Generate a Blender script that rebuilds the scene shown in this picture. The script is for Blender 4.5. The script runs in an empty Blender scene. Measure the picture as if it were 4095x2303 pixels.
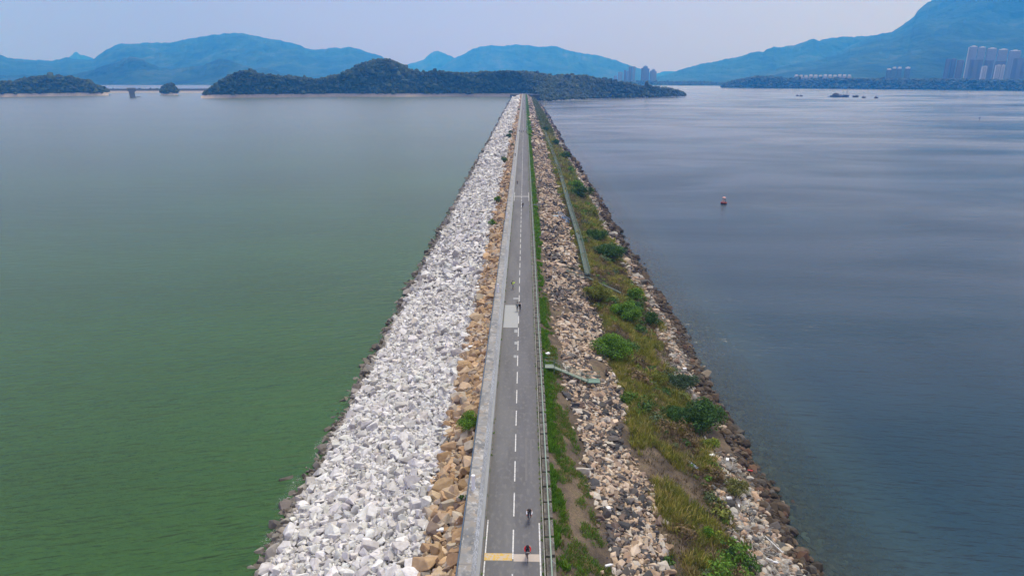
import bpy, bmesh, math, random
import numpy as np
from mathutils import Vector, Matrix
R = math.radians
random.seed(7)
rng = np.random.default_rng(7)
scene = bpy.context.scene
COL = scene.collection

# ------------------------------------------------------------------ camera
CZ, PITCH, YAW = 41.0, R(17.3), R(1.012)
F = 2730.0
cam_data = bpy.data.cameras.new("camera")
cam = bpy.data.objects.new("camera", cam_data)
COL.objects.link(cam)
cam.location = (0, 0, CZ)
cam.rotation_euler = (math.pi / 2 - PITCH, 0, YAW)
cam_data.sensor_width = 36.0
cam_data.lens = 24.0
cam_data.clip_start = 0.5
cam_data.clip_end = 60000
scene.camera = cam

# ------------------------------------------------------------------ sky and sun
ZEN = 1.9
SUN_EL, SUN_AZ = R(66), R(22)         # azimuth clockwise from +Y
world = bpy.data.worlds.new("World")
scene.world = world
world.use_nodes = True
wn = world.node_tree
for n in list(wn.nodes): wn.nodes.remove(n)
wo = wn.nodes.new('ShaderNodeOutputWorld')
bg = wn.nodes.new('ShaderNodeBackground'); bg.inputs['Strength'].default_value = 0.1
sky = wn.nodes.new('ShaderNodeTexSky'); sky.sky_type = 'NISHITA'; sky.sun_disc = False
sky.sun_elevation = SUN_EL; sky.sun_rotation = SUN_AZ
sky.air_density = 1.0; sky.dust_density = 3.0; sky.ozone_density = 1.5
ov = wn.nodes.new('ShaderNodeMix'); ov.data_type = 'RGBA'; ov.inputs[0].default_value = 0.90
tc = wn.nodes.new('ShaderNodeTexCoord')
cn = wn.nodes.new('ShaderNodeTexNoise'); cn.inputs['Scale'].default_value = 1.6; cn.inputs['Detail'].default_value = 4
cm = wn.nodes.new('ShaderNodeMapping'); cm.inputs['Scale'].default_value = (1, 1, 3)
cr = wn.nodes.new('ShaderNodeMix'); cr.data_type = 'RGBA'      # overcast: bluer to the west, brighter to the east
cr.inputs[6].default_value = (3.2, 2.3, 5.5, 1); cr.inputs[7].default_value = (5.6, 5.0, 7.2, 1)
sxyz = wn.nodes.new('ShaderNodeSeparateXYZ'); wn.links.new(tc.outputs['Generated'], sxyz.inputs[0])
fx = wn.nodes.new('ShaderNodeMath'); fx.operation = 'MULTIPLY_ADD'; wn.links.new(sxyz.outputs[0], fx.inputs[0]); fx.inputs[1].default_value = .9; fx.inputs[2].default_value = .16
fa = wn.nodes.new('ShaderNodeMath'); fa.operation = 'MULTIPLY_ADD'; wn.links.new(cn.outputs[0], fa.inputs[0]); fa.inputs[1].default_value = .5; wn.links.new(fx.outputs[0], fa.inputs[2]); fa.use_clamp = True
zr = wn.nodes.new('ShaderNodeMapRange'); wn.links.new(sxyz.outputs[2], zr.inputs[0])   # overcast skies brighten towards the zenith
for i_, v_ in enumerate((.15, 1.0, 1.0, ZEN)): zr.inputs[i_ + 1].default_value = v_
zm = wn.nodes.new('ShaderNodeVectorMath'); zm.operation = 'SCALE'
wn.links.new(tc.outputs['Generated'], cm.inputs[0]); wn.links.new(cm.outputs[0], cn.inputs['Vector'])
wn.links.new(fa.outputs[0], cr.inputs[0])
zc_ = wn.nodes.new('ShaderNodeMix'); zc_.data_type = 'RGBA'; zc_.inputs[7].default_value = (5.9, 6.1, 6.9, 1)
zf_ = wn.nodes.new('ShaderNodeMapRange'); zf_.inputs[1].default_value = .2; zf_.inputs[2].default_value = .7
wn.links.new(sxyz.outputs[2], zf_.inputs[0]); wn.links.new(zf_.outputs[0], zc_.inputs[0]); wn.links.new(cr.outputs[2], zc_.inputs[6])
wn.links.new(zc_.outputs[2], zm.inputs[0]); wn.links.new(zr.outputs[0], zm.inputs['Scale'])
wn.links.new(sky.outputs[0], ov.inputs[6]); wn.links.new(zm.outputs[0], ov.inputs[7])
wn.links.new(ov.outputs[2], bg.inputs['Color']); wn.links.new(bg.outputs[0], wo.inputs['Surface'])
sun_d = bpy.data.lights.new("sun", 'SUN'); sun_d.energy = 2.7; sun_d.angle = R(20); sun_d.color = (1, .985, .97)
sun = bpy.data.objects.new("sun", sun_d); COL.objects.link(sun)
sdir = Vector((math.sin(SUN_AZ) * math.cos(SUN_EL), math.cos(SUN_AZ) * math.cos(SUN_EL), math.sin(SUN_EL)))
sun.rotation_euler = sdir.to_track_quat('Z', 'Y').to_euler()
scene.view_settings.view_transform = 'Standard'
scene.view_settings.look = 'None'
scene.view_settings.exposure = 0.08
scene.view_settings.gamma = 1.0
scene.render.engine = 'CYCLES'
scene.cycles.use_denoising = True
scene.cycles.max_bounces = 6
scene.cycles.diffuse_bounces = 2
scene.cycles.glossy_bounces = 3
scene.cycles.transparent_max_bounces = 8
scene.cycles.volume_bounces = 1

# ------------------------------------------------------------------ pixel <-> world helpers (photo pixels, 4095 wide)
cp, sp_, cy, sy = math.cos(PITCH), math.sin(PITCH), math.cos(YAW), math.sin(YAW)
def ray(px, py):
    x = (px - 2047.5) / F; y = -(py - 1151.5) / F
    d0 = Vector((x, cp + y * sp_, -sp_ + y * cp))      # before yaw
    return Vector((d0.x * cy - d0.y * sy, d0.x * sy + d0.y * cy, d0.z))
def on_plane(px, py, z):
    d = ray(px, py); t = (z - CZ) / d.z
    return Vector((d.x * t, d.y * t, z))
def k(v): return v * 1.58967      # from 2576-wide reading to photo pixels
def project(P):
    P = np.asarray(P, float)
    X = P[:, 0] * cy + P[:, 1] * sy; Y = -P[:, 0] * sy + P[:, 1] * cy; Z = P[:, 2] - CZ
    zc = Y * cp - Z * sp_; yc = Y * sp_ + Z * cp
    return 2047.5 + F * X / zc, 1151.5 - F * yc / zc, zc

# ------------------------------------------------------------------ noise
_perm = np.random.default_rng(3).random((256, 256))
def vnoise(x, y):
    xi = np.floor(x).astype(int); yi = np.floor(y).astype(int)
    fx = x - xi; fy = y - yi; fx = fx * fx * (3 - 2 * fx); fy = fy * fy * (3 - 2 * fy)
    a = _perm[xi & 255, yi & 255]; b = _perm[(xi + 1) & 255, yi & 255]
    c = _perm[xi & 255, (yi + 1) & 255]; d = _perm[(xi + 1) & 255, (yi + 1) & 255]
    return (a * (1 - fx) + b * fx) * (1 - fy) + (c * (1 - fx) + d * fx) * fy
def fbm(x, y, o=4):
    x = np.asarray(x, float); y = np.asarray(y, float)
    s = 0; a = .5; t = 0
    for i in range(o):
        s = s + a * vnoise(x + 17.3 * i, y + 9.1 * i); t += a; x = x * 2.03; y = y * 2.03; a *= .5
    return s / t
def sstep(x, a, b):
    t = np.clip((np.asarray(x, float) - a) / (b - a), 0, 1); return t * t * (3 - 2 * t)

# ------------------------------------------------------------------ object helpers
def tag(o, label=None, cat=None, group=None, kind=None):
    if label: o['label'] = label
    if cat: o['category'] = cat
    if group: o['group'] = group
    if kind: o['kind'] = kind
    return o
def thing(name, label, cat, loc=(0, 0, 0), rz=0.0, group=None):
    o = bpy.data.objects.new(name, None); COL.objects.link(o)
    o.empty_display_size = .2
    o.location = loc; o.rotation_euler = (0, 0, rz)
    return tag(o, label, cat, group)
def link_mesh(name, me, parent=None, mat=None):
    o = bpy.data.objects.new(name, me); COL.objects.link(o)
    if parent: o.parent = parent
    if mat:
        me.materials.clear(); me.materials.append(mat)
    return o
def copy_tree(o, parent=None):
    c = o.copy(); COL.objects.link(c)
    if parent: c.parent = parent
    for ch in [x for x in scene.objects if x.parent is o]: copy_tree(ch, c)
    return c
def np_mesh(name, V, Fc, tint=None, smooth=False):
    """V (n,3), Fc (m,k) all same k; tint (n,3)"""
    me = bpy.data.meshes.new(name)
    V = np.asarray(V, np.float32); Fc = np.asarray(Fc, np.int32); m, kk = Fc.shape
    me.vertices.add(len(V)); me.vertices.foreach_set('co', V.ravel())
    me.loops.add(m * kk); me.loops.foreach_set('vertex_index', Fc.ravel())
    me.polygons.add(m); me.polygons.foreach_set('loop_start', np.arange(0, m * kk, kk, dtype=np.int32))
    me.polygons.foreach_set('loop_total', np.full(m, kk, np.int32))
    me.polygons.foreach_set('use_smooth', np.full(m, smooth))
    me.update(calc_edges=True)
    if tint is not None:
        at = me.color_attributes.new('tint', 'FLOAT_COLOR', 'POINT')
        c = np.ones((len(V), 4), np.float32); c[:, :3] = tint; at.data.foreach_set('color', c.ravel())
    return me
class MB:
    """collects simple shapes into one mesh"""
    def __init__(s): s.bm = bmesh.new()
    def box(s, x0, x1, y0, y1, z0, z1, rot=None, at=None):
        r = bmesh.ops.create_cube(s.bm, size=1)['verts']
        M = Matrix.Translation(((x0 + x1) / 2, (y0 + y1) / 2, (z0 + z1) / 2)) @ Matrix.Diagonal((x1 - x0, y1 - y0, z1 - z0, 1))
        if rot is not None: M = Matrix.Translation(at or (0, 0, 0)) @ rot.to_4x4() @ M
        bmesh.ops.transform(s.bm, matrix=M, verts=r); return s
    def bar(s, a, b, r, n=8, r2=None):
        a = Vector(a); b = Vector(b); d = b - a
        v = bmesh.ops.create_cone(s.bm, cap_ends=True, segments=n, radius1=r, radius2=r if r2 is None else r2, depth=d.length)['verts']
        q = d.to_track_quat('Z', 'Y').to_matrix().to_4x4()
        bmesh.ops.transform(s.bm, matrix=Matrix.Translation((a + b) / 2) @ q, verts=v); return s
    def path(s, pts, r, n=8):
        for i in range(len(pts) - 1): s.bar(pts[i], pts[i + 1], r, n)
        return s
    def ball(s, c, rx, ry=None, rz=None, sub=2):
        ry = ry or rx; rz = rz or rx
        v = bmesh.ops.create_icosphere(s.bm, subdivisions=sub, radius=1)['verts']
        bmesh.ops.transform(s.bm, matrix=Matrix.Translation(c) @ Matrix.Diagonal((rx, ry, rz, 1)), verts=v); return s
    def torus(s, c, R_, r, axis='X', n=28, m=8):
        vs = []
        for i in range(n):
            a = 2 * math.pi * i / n; row = []
            for j in range(m):
                b = 2 * math.pi * j / m; rr = R_ + r * math.cos(b); h = r * math.sin(b)
                p = {'X': (h, rr * math.cos(a), rr * math.sin(a)), 'Z': (rr * math.cos(a), rr * math.sin(a), h), 'Y': (rr * math.cos(a), h, rr * math.sin(a))}[axis]
                row.append(s.bm.verts.new((c[0] + p[0], c[1] + p[1], c[2] + p[2])))
            vs.append(row)
        for i in range(n):
            for j in range(m):
                s.bm.faces.new((vs[i][j], vs[(i + 1) % n][j], vs[(i + 1) % n][(j + 1) % m], vs[i][(j + 1) % m]))
        return s
    def prism(s, poly, y0, y1):
        """poly in (x,z), extruded along y"""
        a = [s.bm.verts.new((p[0], y0, p[1])) for p in poly]; b = [s.bm.verts.new((p[0], y1, p[1])) for p in poly]
        n = len(poly)
        for i in range(n): s.bm.faces.new((a[i], a[(i + 1) % n], b[(i + 1) % n], b[i]))
        s.bm.faces.new(a[::-1]); s.bm.faces.new(b); return s
    def bevel(s, w):
        bmesh.ops.bevel(s.bm, geom=s.bm.edges[:], offset=w, segments=1, affect='EDGES'); return s
    def mesh(s, name, smooth=False):
        bmesh.ops.recalc_face_normals(s.bm, faces=s.bm.faces[:])
        me = bpy.data.meshes.new(name); s.bm.to_mesh(me); s.bm.free()
        if smooth:
            for p in me.polygons: p.use_smooth = True
        return me
    def build(s, name, mat, parent=None, smooth=False):
        return link_mesh(name, s.mesh(name, smooth), parent, mat)

# ------------------------------------------------------------------ materials
class NT:
    def __init__(s, name):
        s.m = bpy.data.materials.new(name); s.m.use_nodes = True; s.t = s.m.node_tree
        for n in list(s.t.nodes): s.t.nodes.remove(n)
        s.out = s.n('ShaderNodeOutputMaterial')
    def n(s, ty, **kw):
        nd = s.t.nodes.new(ty)
        for a, b in kw.items(): setattr(nd, a, b)
        return nd
    def l(s, a, b): s.t.links.new(a, b)
    def noise(s, scale, detail=4, vec=None, mscale=None, rough=.5, dist=0):
        nd = s.n('ShaderNodeTexNoise'); nd.inputs['Scale'].default_value = scale; nd.inputs['Detail'].default_value = detail
        nd.inputs['Roughness'].default_value = rough; nd.inputs['Distortion'].default_value = dist
        if vec is not None:
            if mscale:
                mp = s.n('ShaderNodeMapping'); mp.inputs['Scale'].default_value = mscale; s.l(vec, mp.inputs[0]); vec = mp.outputs[0]
            s.l(vec, nd.inputs['Vector'])
        return nd.outputs[0]
    def pos(s): return s.n('ShaderNodeNewGeometry').outputs['Position']
    def ramp(s, fac, stops):
        r = s.n('ShaderNodeValToRGB'); e = r.color_ramp.elements
        while len(e) < len(stops): e.new(.5)
        for i, (p, c) in enumerate(stops):
            e[i].position = p; e[i].color = tuple(c) + (1,) if len(c) == 3 else c
        s.l(fac, r.inputs[0]); return r.outputs[0]
    def mix(s, fac, a, b, mode='MIX'):
        m = s.n('ShaderNodeMix', data_type='RGBA', blend_type=mode)
        for sock, v in ((m.inputs[0], fac), (m.inputs[6], a), (m.inputs[7], b)):
            if hasattr(v, 'is_linked') or hasattr(v, 'links'): s.l(v, sock)
            elif isinstance(v, (int, float)): sock.default_value = v
            else: sock.default_value = tuple(v) + (1,)
        return m.outputs[2]
    def math(s, op, a, b=0.0, c=0.0):
        m = s.n('ShaderNodeMath', operation=op)
        for i, v in enumerate((a, b, c)):
            if hasattr(v, 'links'): s.l(v, m.inputs[i])
            else: m.inputs[i].default_value = v
        return m.outputs[0]
    def mapr(s, v, a, b, c=0., d=1.):
        m = s.n('ShaderNodeMapRange'); s.l(v, m.inputs[0])
        for i, q in enumerate((a, b, c, d)): m.inputs[i + 1].default_value = q
        return m.outputs[0]
    def bump(s, h, strength=.5, dist=.05):
        b = s.n('ShaderNodeBump'); b.inputs['Strength'].default_value = strength; b.inputs['Distance'].default_value = dist
        s.l(h, b.inputs['Height']); return b.outputs[0]
    def pbr(s, color, rough=.85, metal=0., normal=None, spec=.5):
        p = s.n('ShaderNodeBsdfPrincipled')
        if hasattr(color, 'links'): s.l(color, p.inputs['Base Color'])
        else: p.inputs['Base Color'].default_value = tuple(color) + (1,)
        if hasattr(rough, 'links'): s.l(rough, p.inputs['Roughness'])
        else: p.inputs['Roughness'].default_value = rough
        p.inputs['Metallic'].default_value = metal
        p.inputs['Specular IOR Level'].default_value = spec
        if normal is not None: s.l(normal, p.inputs['Normal'])
        return p
    def done(s, p):
        s.l(p.outputs[0], s.out.inputs['Surface']); return s.m
def mat_plain(name, c, rough=.7, metal=0., var=.15, scale=6, bump=0.):
    t = NT(name); no = t.noise(scale, 4, t.n('ShaderNodeTexCoord').outputs['Object'])
    col = t.mix(no, tuple(x * (1 - var) for x in c), tuple(min(1, x * (1 + var)) for x in c))
    return t.done(t.pbr(col, rough, metal, t.bump(no, bump, .02) if bump else None))
def mat_rock(name, attr):
    t = NT(name)
    if attr:
        a = t.n('ShaderNodeAttribute'); a.attribute_name = 'tint'; c = a.outputs['Color']
    else: c = t.n('ShaderNodeObjectInfo').outputs['Color']
    ps = t.pos()
    n1 = t.noise(2.2, 5, ps); n2 = t.noise(14, 3, ps)
    c2 = t.mix(t.mapr(n1, .3, .7), t.mix(1.0, c, (.72, .70, .68), 'MULTIPLY'), c)
    c3 = t.mix(t.mapr(n2, .35, .65, 0, .35), c2, t.mix(1.0, c2, (1.2, 1.16, 1.08), 'MULTIPLY'))
    return t.done(t.pbr(c3, .9, 0, t.bump(n2, .5, .03), .3))
def mat_leaf(name, attr=True, color=(.06, .1, .03)):
    t = NT(name)
    if attr:
        a = t.n('ShaderNodeAttribute'); a.attribute_name = 'tint'; c = a.outputs['Color']
    else:
        c = t.mix(t.noise(.3, 3, t.pos()), tuple(x * .7 for x in color), tuple(x * 1.3 for x in color))
    p = t.pbr(c, .75, 0, None, .25)
    tr = t.n('ShaderNodeBsdfTranslucent'); t.l(t.mix(1.0, c, (1.2, 1.3, .7), 'MULTIPLY'), tr.inputs[0])
    mx = t.n('ShaderNodeMixShader'); mx.inputs[0].default_value = .25
    t.l(p.outputs[0], mx.inputs[1]); t.l(tr.outputs[0], mx.inputs[2])
    t.l(mx.outputs[0], t.out.inputs['Surface']); return t.m
M_ROCK_A = mat_rock('rock_field', True)
M_ROCK_O = mat_rock('rock_single', False)
M_LEAF = mat_leaf('leaves')
M_BARK = mat_plain('bark', (.10, .075, .05), .9)
# ------------------------------------------------------------------ the dam: terrain profile
RES_Z, SEA_Z, Y0, Y1 = -9.0, -13.0, 20.0, 1578.0
_wy = np.array([20, 62, 108, 149, 230, 325, 396, 508, 850, 1400, 1700.])
_wx = np.array([33.2, 33.2, 33.0, 34.8, 33.3, 33.9, 33.5, 31.6, 32.3, 30.5, 30.])
def shiftR(Y): return np.interp(Y, _wy, _wx) - 33.0 + (fbm(np.asarray(Y) / 9, 0 * np.asarray(Y) + 3) - .5) * 1.4
_rx = np.array([1.9, 3.1, 5, 14.3, 17.0, 27, 33.0, 60, 110.])
_rz = np.array([-.15, -.22, -1.2, -5.5, -5.9, -10.7, -13.0, -24, -34])
def zR(X, Y):
    X = np.asarray(X, float); s = shiftR(Y) * sstep(X, 20, 30)
    z = np.interp(X - s, _rx, _rz)
    return z + (fbm(X / 2.2, np.asarray(Y) / 2.2) - .5) * .7 * sstep(X, 3.2, 6)
_lx = np.array([-60, -27.9, -9.0, -5.5]); _lz = np.array([-22, -9.25, -2.2, -.9])
def zL(X, Y):
    X = np.asarray(X, float); s = (fbm(np.asarray(Y) / 7, 0 * X + 8) - .5) * 2.0 * sstep(-X, 18, 26)
    return np.interp(X + s, _lx, _lz) + (fbm(X / 2.5, np.asarray(Y) / 2.5) - .5) * .6 * sstep(-X, 6, 8)
def ygrid(a, b, s0=.8, g=.011):
    ys = [a]
    while ys[-1] < b: ys.append(ys[-1] + max(s0, ys[-1] * g))
    ys[-1] = b; return np.array(ys)
def grid_mesh(name, XX, YY, ZZ, smooth=True):
    h, w = XX.shape; V = np.stack([XX, YY, ZZ], -1).reshape(-1, 3); i = np.arange(h * w).reshape(h, w)
    Fc = np.stack([i[:-1, :-1], i[:-1, 1:], i[1:, 1:], i[1:, :-1]], -1).reshape(-1, 4)
    return np_mesh(name, V, Fc, None, smooth)
t = NT('embankment_soil'); ps = t.pos()
n1 = t.noise(.35, 5, ps); n2 = t.noise(5, 4, ps)
soil = t.ramp(n1, [(.3, (.06, .048, .036)), (.5, (.115, .088, .064)), (.62, (.18, .135, .09)), (.75, (.13, .12, .06))])
M_SOIL = t.done(t.pbr(t.mix(t.mapr(n2, .3, .7, 0, .6), soil, (.035, .03, .027)), .95, 0, t.bump(n2, .8, .08), .2))
t = NT('embankment_gravel'); ps = t.pos(); n2 = t.noise(3, 5, ps)
M_GRAV = t.done(t.pbr(t.ramp(n2, [(.3, (.03, .029, .027)), (.7, (.11, .105, .10))]), .95, 0, t.bump(n2, .8, .08), .2))  # gravel tone darkened: shade of the gaps between boulders put into the colour
ys = ygrid(Y0, 1640)
xs = np.concatenate([np.arange(1.9, 34.5, .55), np.arange(35, 110, 5.)])
XX, YY = np.meshgrid(xs, ys)
tag(link_mesh('embankment', grid_mesh('embankment', XX, YY, zR(XX, YY)), None, M_SOIL), kind='structure')
xs = np.concatenate([np.arange(-60, -30, 4.), np.arange(-30, -5.2, .6)])
XX, YY = np.meshgrid(xs, ys)
tag(link_mesh('embankment', grid_mesh('embankment', XX, YY, zL(XX, YY)), None, M_GRAV), kind='structure')

# ------------------------------------------------------------------ road
t = NT('asphalt'); ps = t.pos()
nf = t.noise(40, 2, ps); nl = t.noise(.5, 4, ps, (1, .12, 1)); nm = t.noise(2.5, 4, ps, (1, .5, 1))
sx = t.n('ShaderNodeSeparateXYZ'); t.l(ps, sx.inputs[0])
seam = t.mapr(sx.outputs[0], -.74, -.70, 0, 1)
ca = t.mix(seam, (.130, .130, .134), (.115, .115, .125))
cb = t.mix(t.mapr(nl, .4, .62, 0, .8), ca, (.088, .087, .092)); cb = t.mix(t.mapr(nm, .52, .68, 0, .6), cb, (.17, .166, .163))
cb = t.mix(t.mapr(nf, .3, .7, 0, .3), cb, (.1, .1, .1))
edge = t.mapr(t.math('ABSOLUTE', t.math('ADD', sx.outputs[0], .82)), 1.95, 2.6, 0, .45)
cb = t.mix(edge, cb, (.10, .095, .085))
wob = t.math('ADD', sx.outputs[1], t.math('MULTIPLY', nm, .0))
nk = t.noise(.8, 5, ps, None, .7, 1.0); crk = t.math('ADD', t.mapr(t.math('PINGPONG', wob, 12.), 0, .05, .5, 0), t.mapr(t.math('ABSOLUTE', t.math('SUBTRACT', nk, .5)), 0, .004, .45, 0))
cb = t.mix(crk, cb, (.05, .05, .05))
M_ASPH = t.done(t.pbr(cb, .85, 0, t.bump(nf, .3, .01), .3))
ysr = ygrid(Y0, Y1 + 30, 3, .03)
XX, YY = np.meshgrid(np.array([-3.5, -.8, 1.9]), ysr)
tag(link_mesh('road', grid_mesh('road', XX, YY, XX * 0), None, M_ASPH), kind='structure')
def paint_mat(name, c, wear, c2=(.15, .148, .145), lo=.45, hi=.62):
    t = NT(name); ps = t.pos(); n = t.noise(3.5, 6, ps, None, .6); n2 = t.noise(22, 3, ps)
    f = t.math('MULTIPLY', t.mapr(n, lo, hi), wear)
    col = t.mix(f, c, c2); col = t.mix(t.mapr(n2, .3, .7, 0, .2), col, tuple(q * .6 for q in c))
    return t.done(t.pbr(col, .7, 0, None, .3))
M_WHITE = paint_mat('road_paint_white', (.58, .58, .58), .55, lo=.5, hi=.6)
M_YEL = paint_mat('road_paint_yellow', (.50, .33, .07), .9, (.42, .36, .30), .47, .53)
M_BEI = paint_mat('road_paint_buff', (.42, .36, .31), .8, (.36, .33, .30))
M_PALE = paint_mat('patch_pale_concrete', (.30, .31, .31), .6, (.25, .26, .26))
M_DARK = paint_mat('patch_dark_asphalt', (.10, .10, .105), .3, (.13, .13, .13))
def sheet(name, rects, z, mat):
    V = []; Fc = []
    for (x0, x1, y0, y1) in rects:
        b = len(V); V += [(x0, y0, z), (x1, y0, z), (x1, y1, z), (x0, y1, z)]; Fc.append((b, b + 1, b + 2, b + 3))
    return tag(link_mesh(name, np_mesh(name, V, Fc), None, mat), kind='structure')
dash = [(-.89, -.77, 50.9 - 6 * 3 + 6 * i, 54.85 - 6 * 3 + 6 * i) for i in range(150) ]
dash[3] = (-.89, -.77, 50.75, 54.85)
sheet('road_marking', dash + [(-.87, -.79, 1000, 1480)] +
      [(-3.36, -3.25, 51.5, 56.3), (-3.36, -3.25, 30, 50.45), (1.56, 1.68, 30, 55.9)], .008, M_WHITE)
T = on_plane(2100, 786, 0).y
sheet('road_marking', [(-3.35, -.89, T - .35, T + .35), (-.77, 1.6, T - .35, T + .35), (-3.45, -3.3, T - 9, T + 9), (1.6, 1.72, T - 9, T + 9)], .010, M_WHITE)
sheet('road_marking', [(-3.38, -.9, 50.55, 51.5)], .004, M_YEL)
sheet('road_marking', [(-.76, 1.55, 50.45, 51.42)], .004, M_BEI)
def yy(py): return on_plane(2100, py, 0).y
sheet('road_patch', [(-3.42, -.92, yy(1310), yy(1220)), (-1.95, -.95, yy(1196.5), yy(1191)), (-1.5, -.98, yy(1330), yy(1318)),
                     (-1.4, -.95, yy(1377), yy(1366)), (-1.45, -1.0, yy(1430), yy(1420))], .004, M_PALE)
# darker patched asphalt with an irregular curved edge
a, b = yy(668), yy(600)
pts = [(-3.4, a), (-1.2, a), (-1.0, a + .25 * (b - a)), (-1.8, a + .36 * (b - a)), (-2.2, a + .5 * (b - a)), (-2.2, b), (-3.4, b)]
V = [(x, y, .004) for x, y in pts]
me = bpy.data.meshes.new('road_patch'); me.from_pydata(V, [], [list(range(len(V)))]); tag(link_mesh('road_patch', me, None, M_DARK), kind='structure')
sheet('road_patch', [(-.76, 1.82, yy(686), yy(671))], .004, M_DARK)
M_STAIN = paint_mat('tyre_stain', (.115, .113, .116), .8, (.14, .137, .14), .35, .7)
sheet('road_patch', [(.28, .52, 63, 72), (.85, 1.05, 63.5, 71.5)], .004, M_STAIN)

# ------------------------------------------------------------------ gutter and wave wall on the reservoir side
M_GUT = mat_plain('gutter_concrete', (.16, .15, .14), .9, 0, .4, 3)
tag(MB().prism([(-3.86, -.5), (-3.86, .02), (-3.5, -.05), (-3.5, -.5)], Y0, Y1 + 20).build('gutter', M_GUT), kind='structure')
t = NT('weathered_concrete'); ps = t.pos()
n1 = t.noise(.55, 6, ps, None, .58, .8); n2 = t.noise(.8, 6, ps, None, .55, 1.2); n3 = t.noise(.25, 3, ps); n4 = t.noise(1.5, 6, ps, (1, 1, 1), .62, .5)
c = t.ramp(n1, [(.3, (.12, .125, .13)), (.46, (.18, .185, .19)), (.52, (.30, .29, .275)), (.7, (.19, .195, .20))])
c = t.mix(t.mapr(n2, .53, .57), c, (.265, .235, .20)); c = t.mix(t.mapr(n4, .57, .62, 0, .7), c, (.44, .44, .44))
c = t.mix(t.mapr(n3, .4, .65, 0, .6), c, (.17, .175, .18))
sx = t.n('ShaderNodeSeparateXYZ'); t.l(ps, sx.inputs[0])
jn = t.mapr(t.math('PINGPONG', t.math('ADD', sx.outputs[1], t.math('MULTIPLY', n4, .3)), 3.05), 0, .09, .7, 0)
c = t.mix(jn, c, (.12, .12, .125))
M_WALL = t.done(t.pbr(c, .88, 0, t.bump(n1, .5, .04), .3))
t = NT('battered_face'); ps = t.pos()
sb = t.noise(3.4, 5, ps, (1, .6, 1), .6, 1.5); c = t.ramp(sb, [(.38, (.20, .215, .235)), (.5, (.28, .295, .315)), (.56, (.47, .50, .54)), (.66, (.24, .25, .27))])
nb = t.noise(.1, 2, ps, (0, 1, 0)); c = t.mix(t.mapr(nb, .45, .6, 0, .6), c, (.235, .24, .25))
M_FACE = t.done(t.pbr(c, .85, 0, t.bump(sb, .4, .03), .3))
M_UPST = mat_plain('smooth_concrete', (.22, .23, .24), .85, 0, .2, .7)
ww = thing('wave_wall', 'long mottled grey concrete wave wall with a flat top along the reservoir side of the road', 'wall', (0, Y0, 0))
L = Y1 + 20 - Y0
MB().prism([(-5.42, -1.2), (-5.42, 1.10), (-4.30, 1.06), (-4.30, -1.2)], 0, L).build('coping', M_WALL, ww)
MB().prism([(-4.297, -1.2), (-4.297, 1.06), (-3.95, .52), (-3.95, -1.2)], 0, L).build('sloped_face', M_FACE, ww)
MB().prism([(-3.947, -1.2), (-3.947, .50), (-3.62, .47), (-3.60, -1.2)], 0, L).build('upstand', M_UPST, ww)
# thin blue-grey pipe rail along the outer edge of the wall
M_RAILB = mat_plain('blue_grey_paint', (.07, .11, .16), .5, .2)
wr = thing('pipe_rail', 'thin blue grey pipe running along the outer edge of the wave wall', 'rail', (0, Y0, 0))
MB().bar((-5.50, 0, 1.13), (-5.50, L, 1.13), .055).bar((-5.56, 0, 1.0), (-5.56, L, 1.0), .03).build('pipe', M_RAILB, wr)
brm = MB().box(-5.53, -5.42, 0, .06, .98, 1.1).mesh('bracket'); brm.materials.append(M_RAILB)
for i in range(60):
    o = bpy.data.objects.new('bracket', brm); COL.objects.link(o); o.parent = wr; o.location = (0, 20 + i * 3., 0)
# white vent posts on the wall
M_WP = mat_plain('white_enamel', (.78, .79, .80), .45, 0, .06)
M_BLK = mat_plain('black_rubber', (.02, .02, .022), .6)
spots = [(59.8, 'nearest the camera'), (125.5, 'level with the man in the yellow vest'), (197, 'third along from the camera'),
         (302, 'fourth along, beyond the white cross line'), (372, 'fifth along from the camera'), (445, 'farthest one that shows')]
vp = thing('vent_post', 'x', 'post', (-4.95, spots[0][0], 1.08), 0, 'white vent posts on the wave wall')
m = MB(); m.bar((0, 0, .05), (0, 0, 1.58), .185, 20); m.build('tube', M_WP, vp, False)
m = MB(); m.bar((0, 0, 0), (0, 0, .05), .22, 20); m.box(.12, .26, -.06, .06, .05, .16); m.build('base_flange', M_WP, vp)
m = MB(); m.torus((0, 0, 1.585), .165, .03, 'Z', 20, 6); m.build('rim', M_WP, vp)
MB().bar((0, 0, 1.582), (0, 0, 1.588), .045, 12).build('vent_hole', M_BLK, vp)
MB().box(.17, .20, -.05, .05, 1.2, 1.4).build('notice_plate', M_BLK, vp)
for i, (y, w) in enumerate(spots):
    o = vp if i == 0 else copy_tree(vp)
    o.location.y = y; o['label'] = 'white vent post on the wave wall, ' + w

# ------------------------------------------------------------------ sea side of the road: kerb, slabs, pipe rail
M_CONC = None
t = NT('old_concrete'); ps = t.pos(); n1 = t.noise(1.2, 6, ps, None, .65); n2 = t.noise(6, 4, ps)
c = t.ramp(n1, [(.3, (.06, .055, .048)), (.5, (.12, .11, .095)), (.7, (.2, .185, .165))]); c = t.mix(t.mapr(n2, .55, .7, 0, .5), c, (.055, .06, .04))
M_CONC = t.done(t.pbr(c, .92, 0, t.bump(n2, .6, .03), .2))
ke = thing('kerb', 'thin pale concrete kerb with gaps along the sea side of the road', 'kerb', (0, Y0, 0))
MB().box(1.93, 2.03, 0, L, -.3, .13).build('upstand', mat_plain('kerb_concrete', (.24, .24, .22), .9, 0, .4, 1.5), ke)
def rep_far(mesh_fn, y_list, z=0.):
    m = MB()
    for y in y_list: mesh_fn(m, y)
    return m
SP = 2.72
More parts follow.
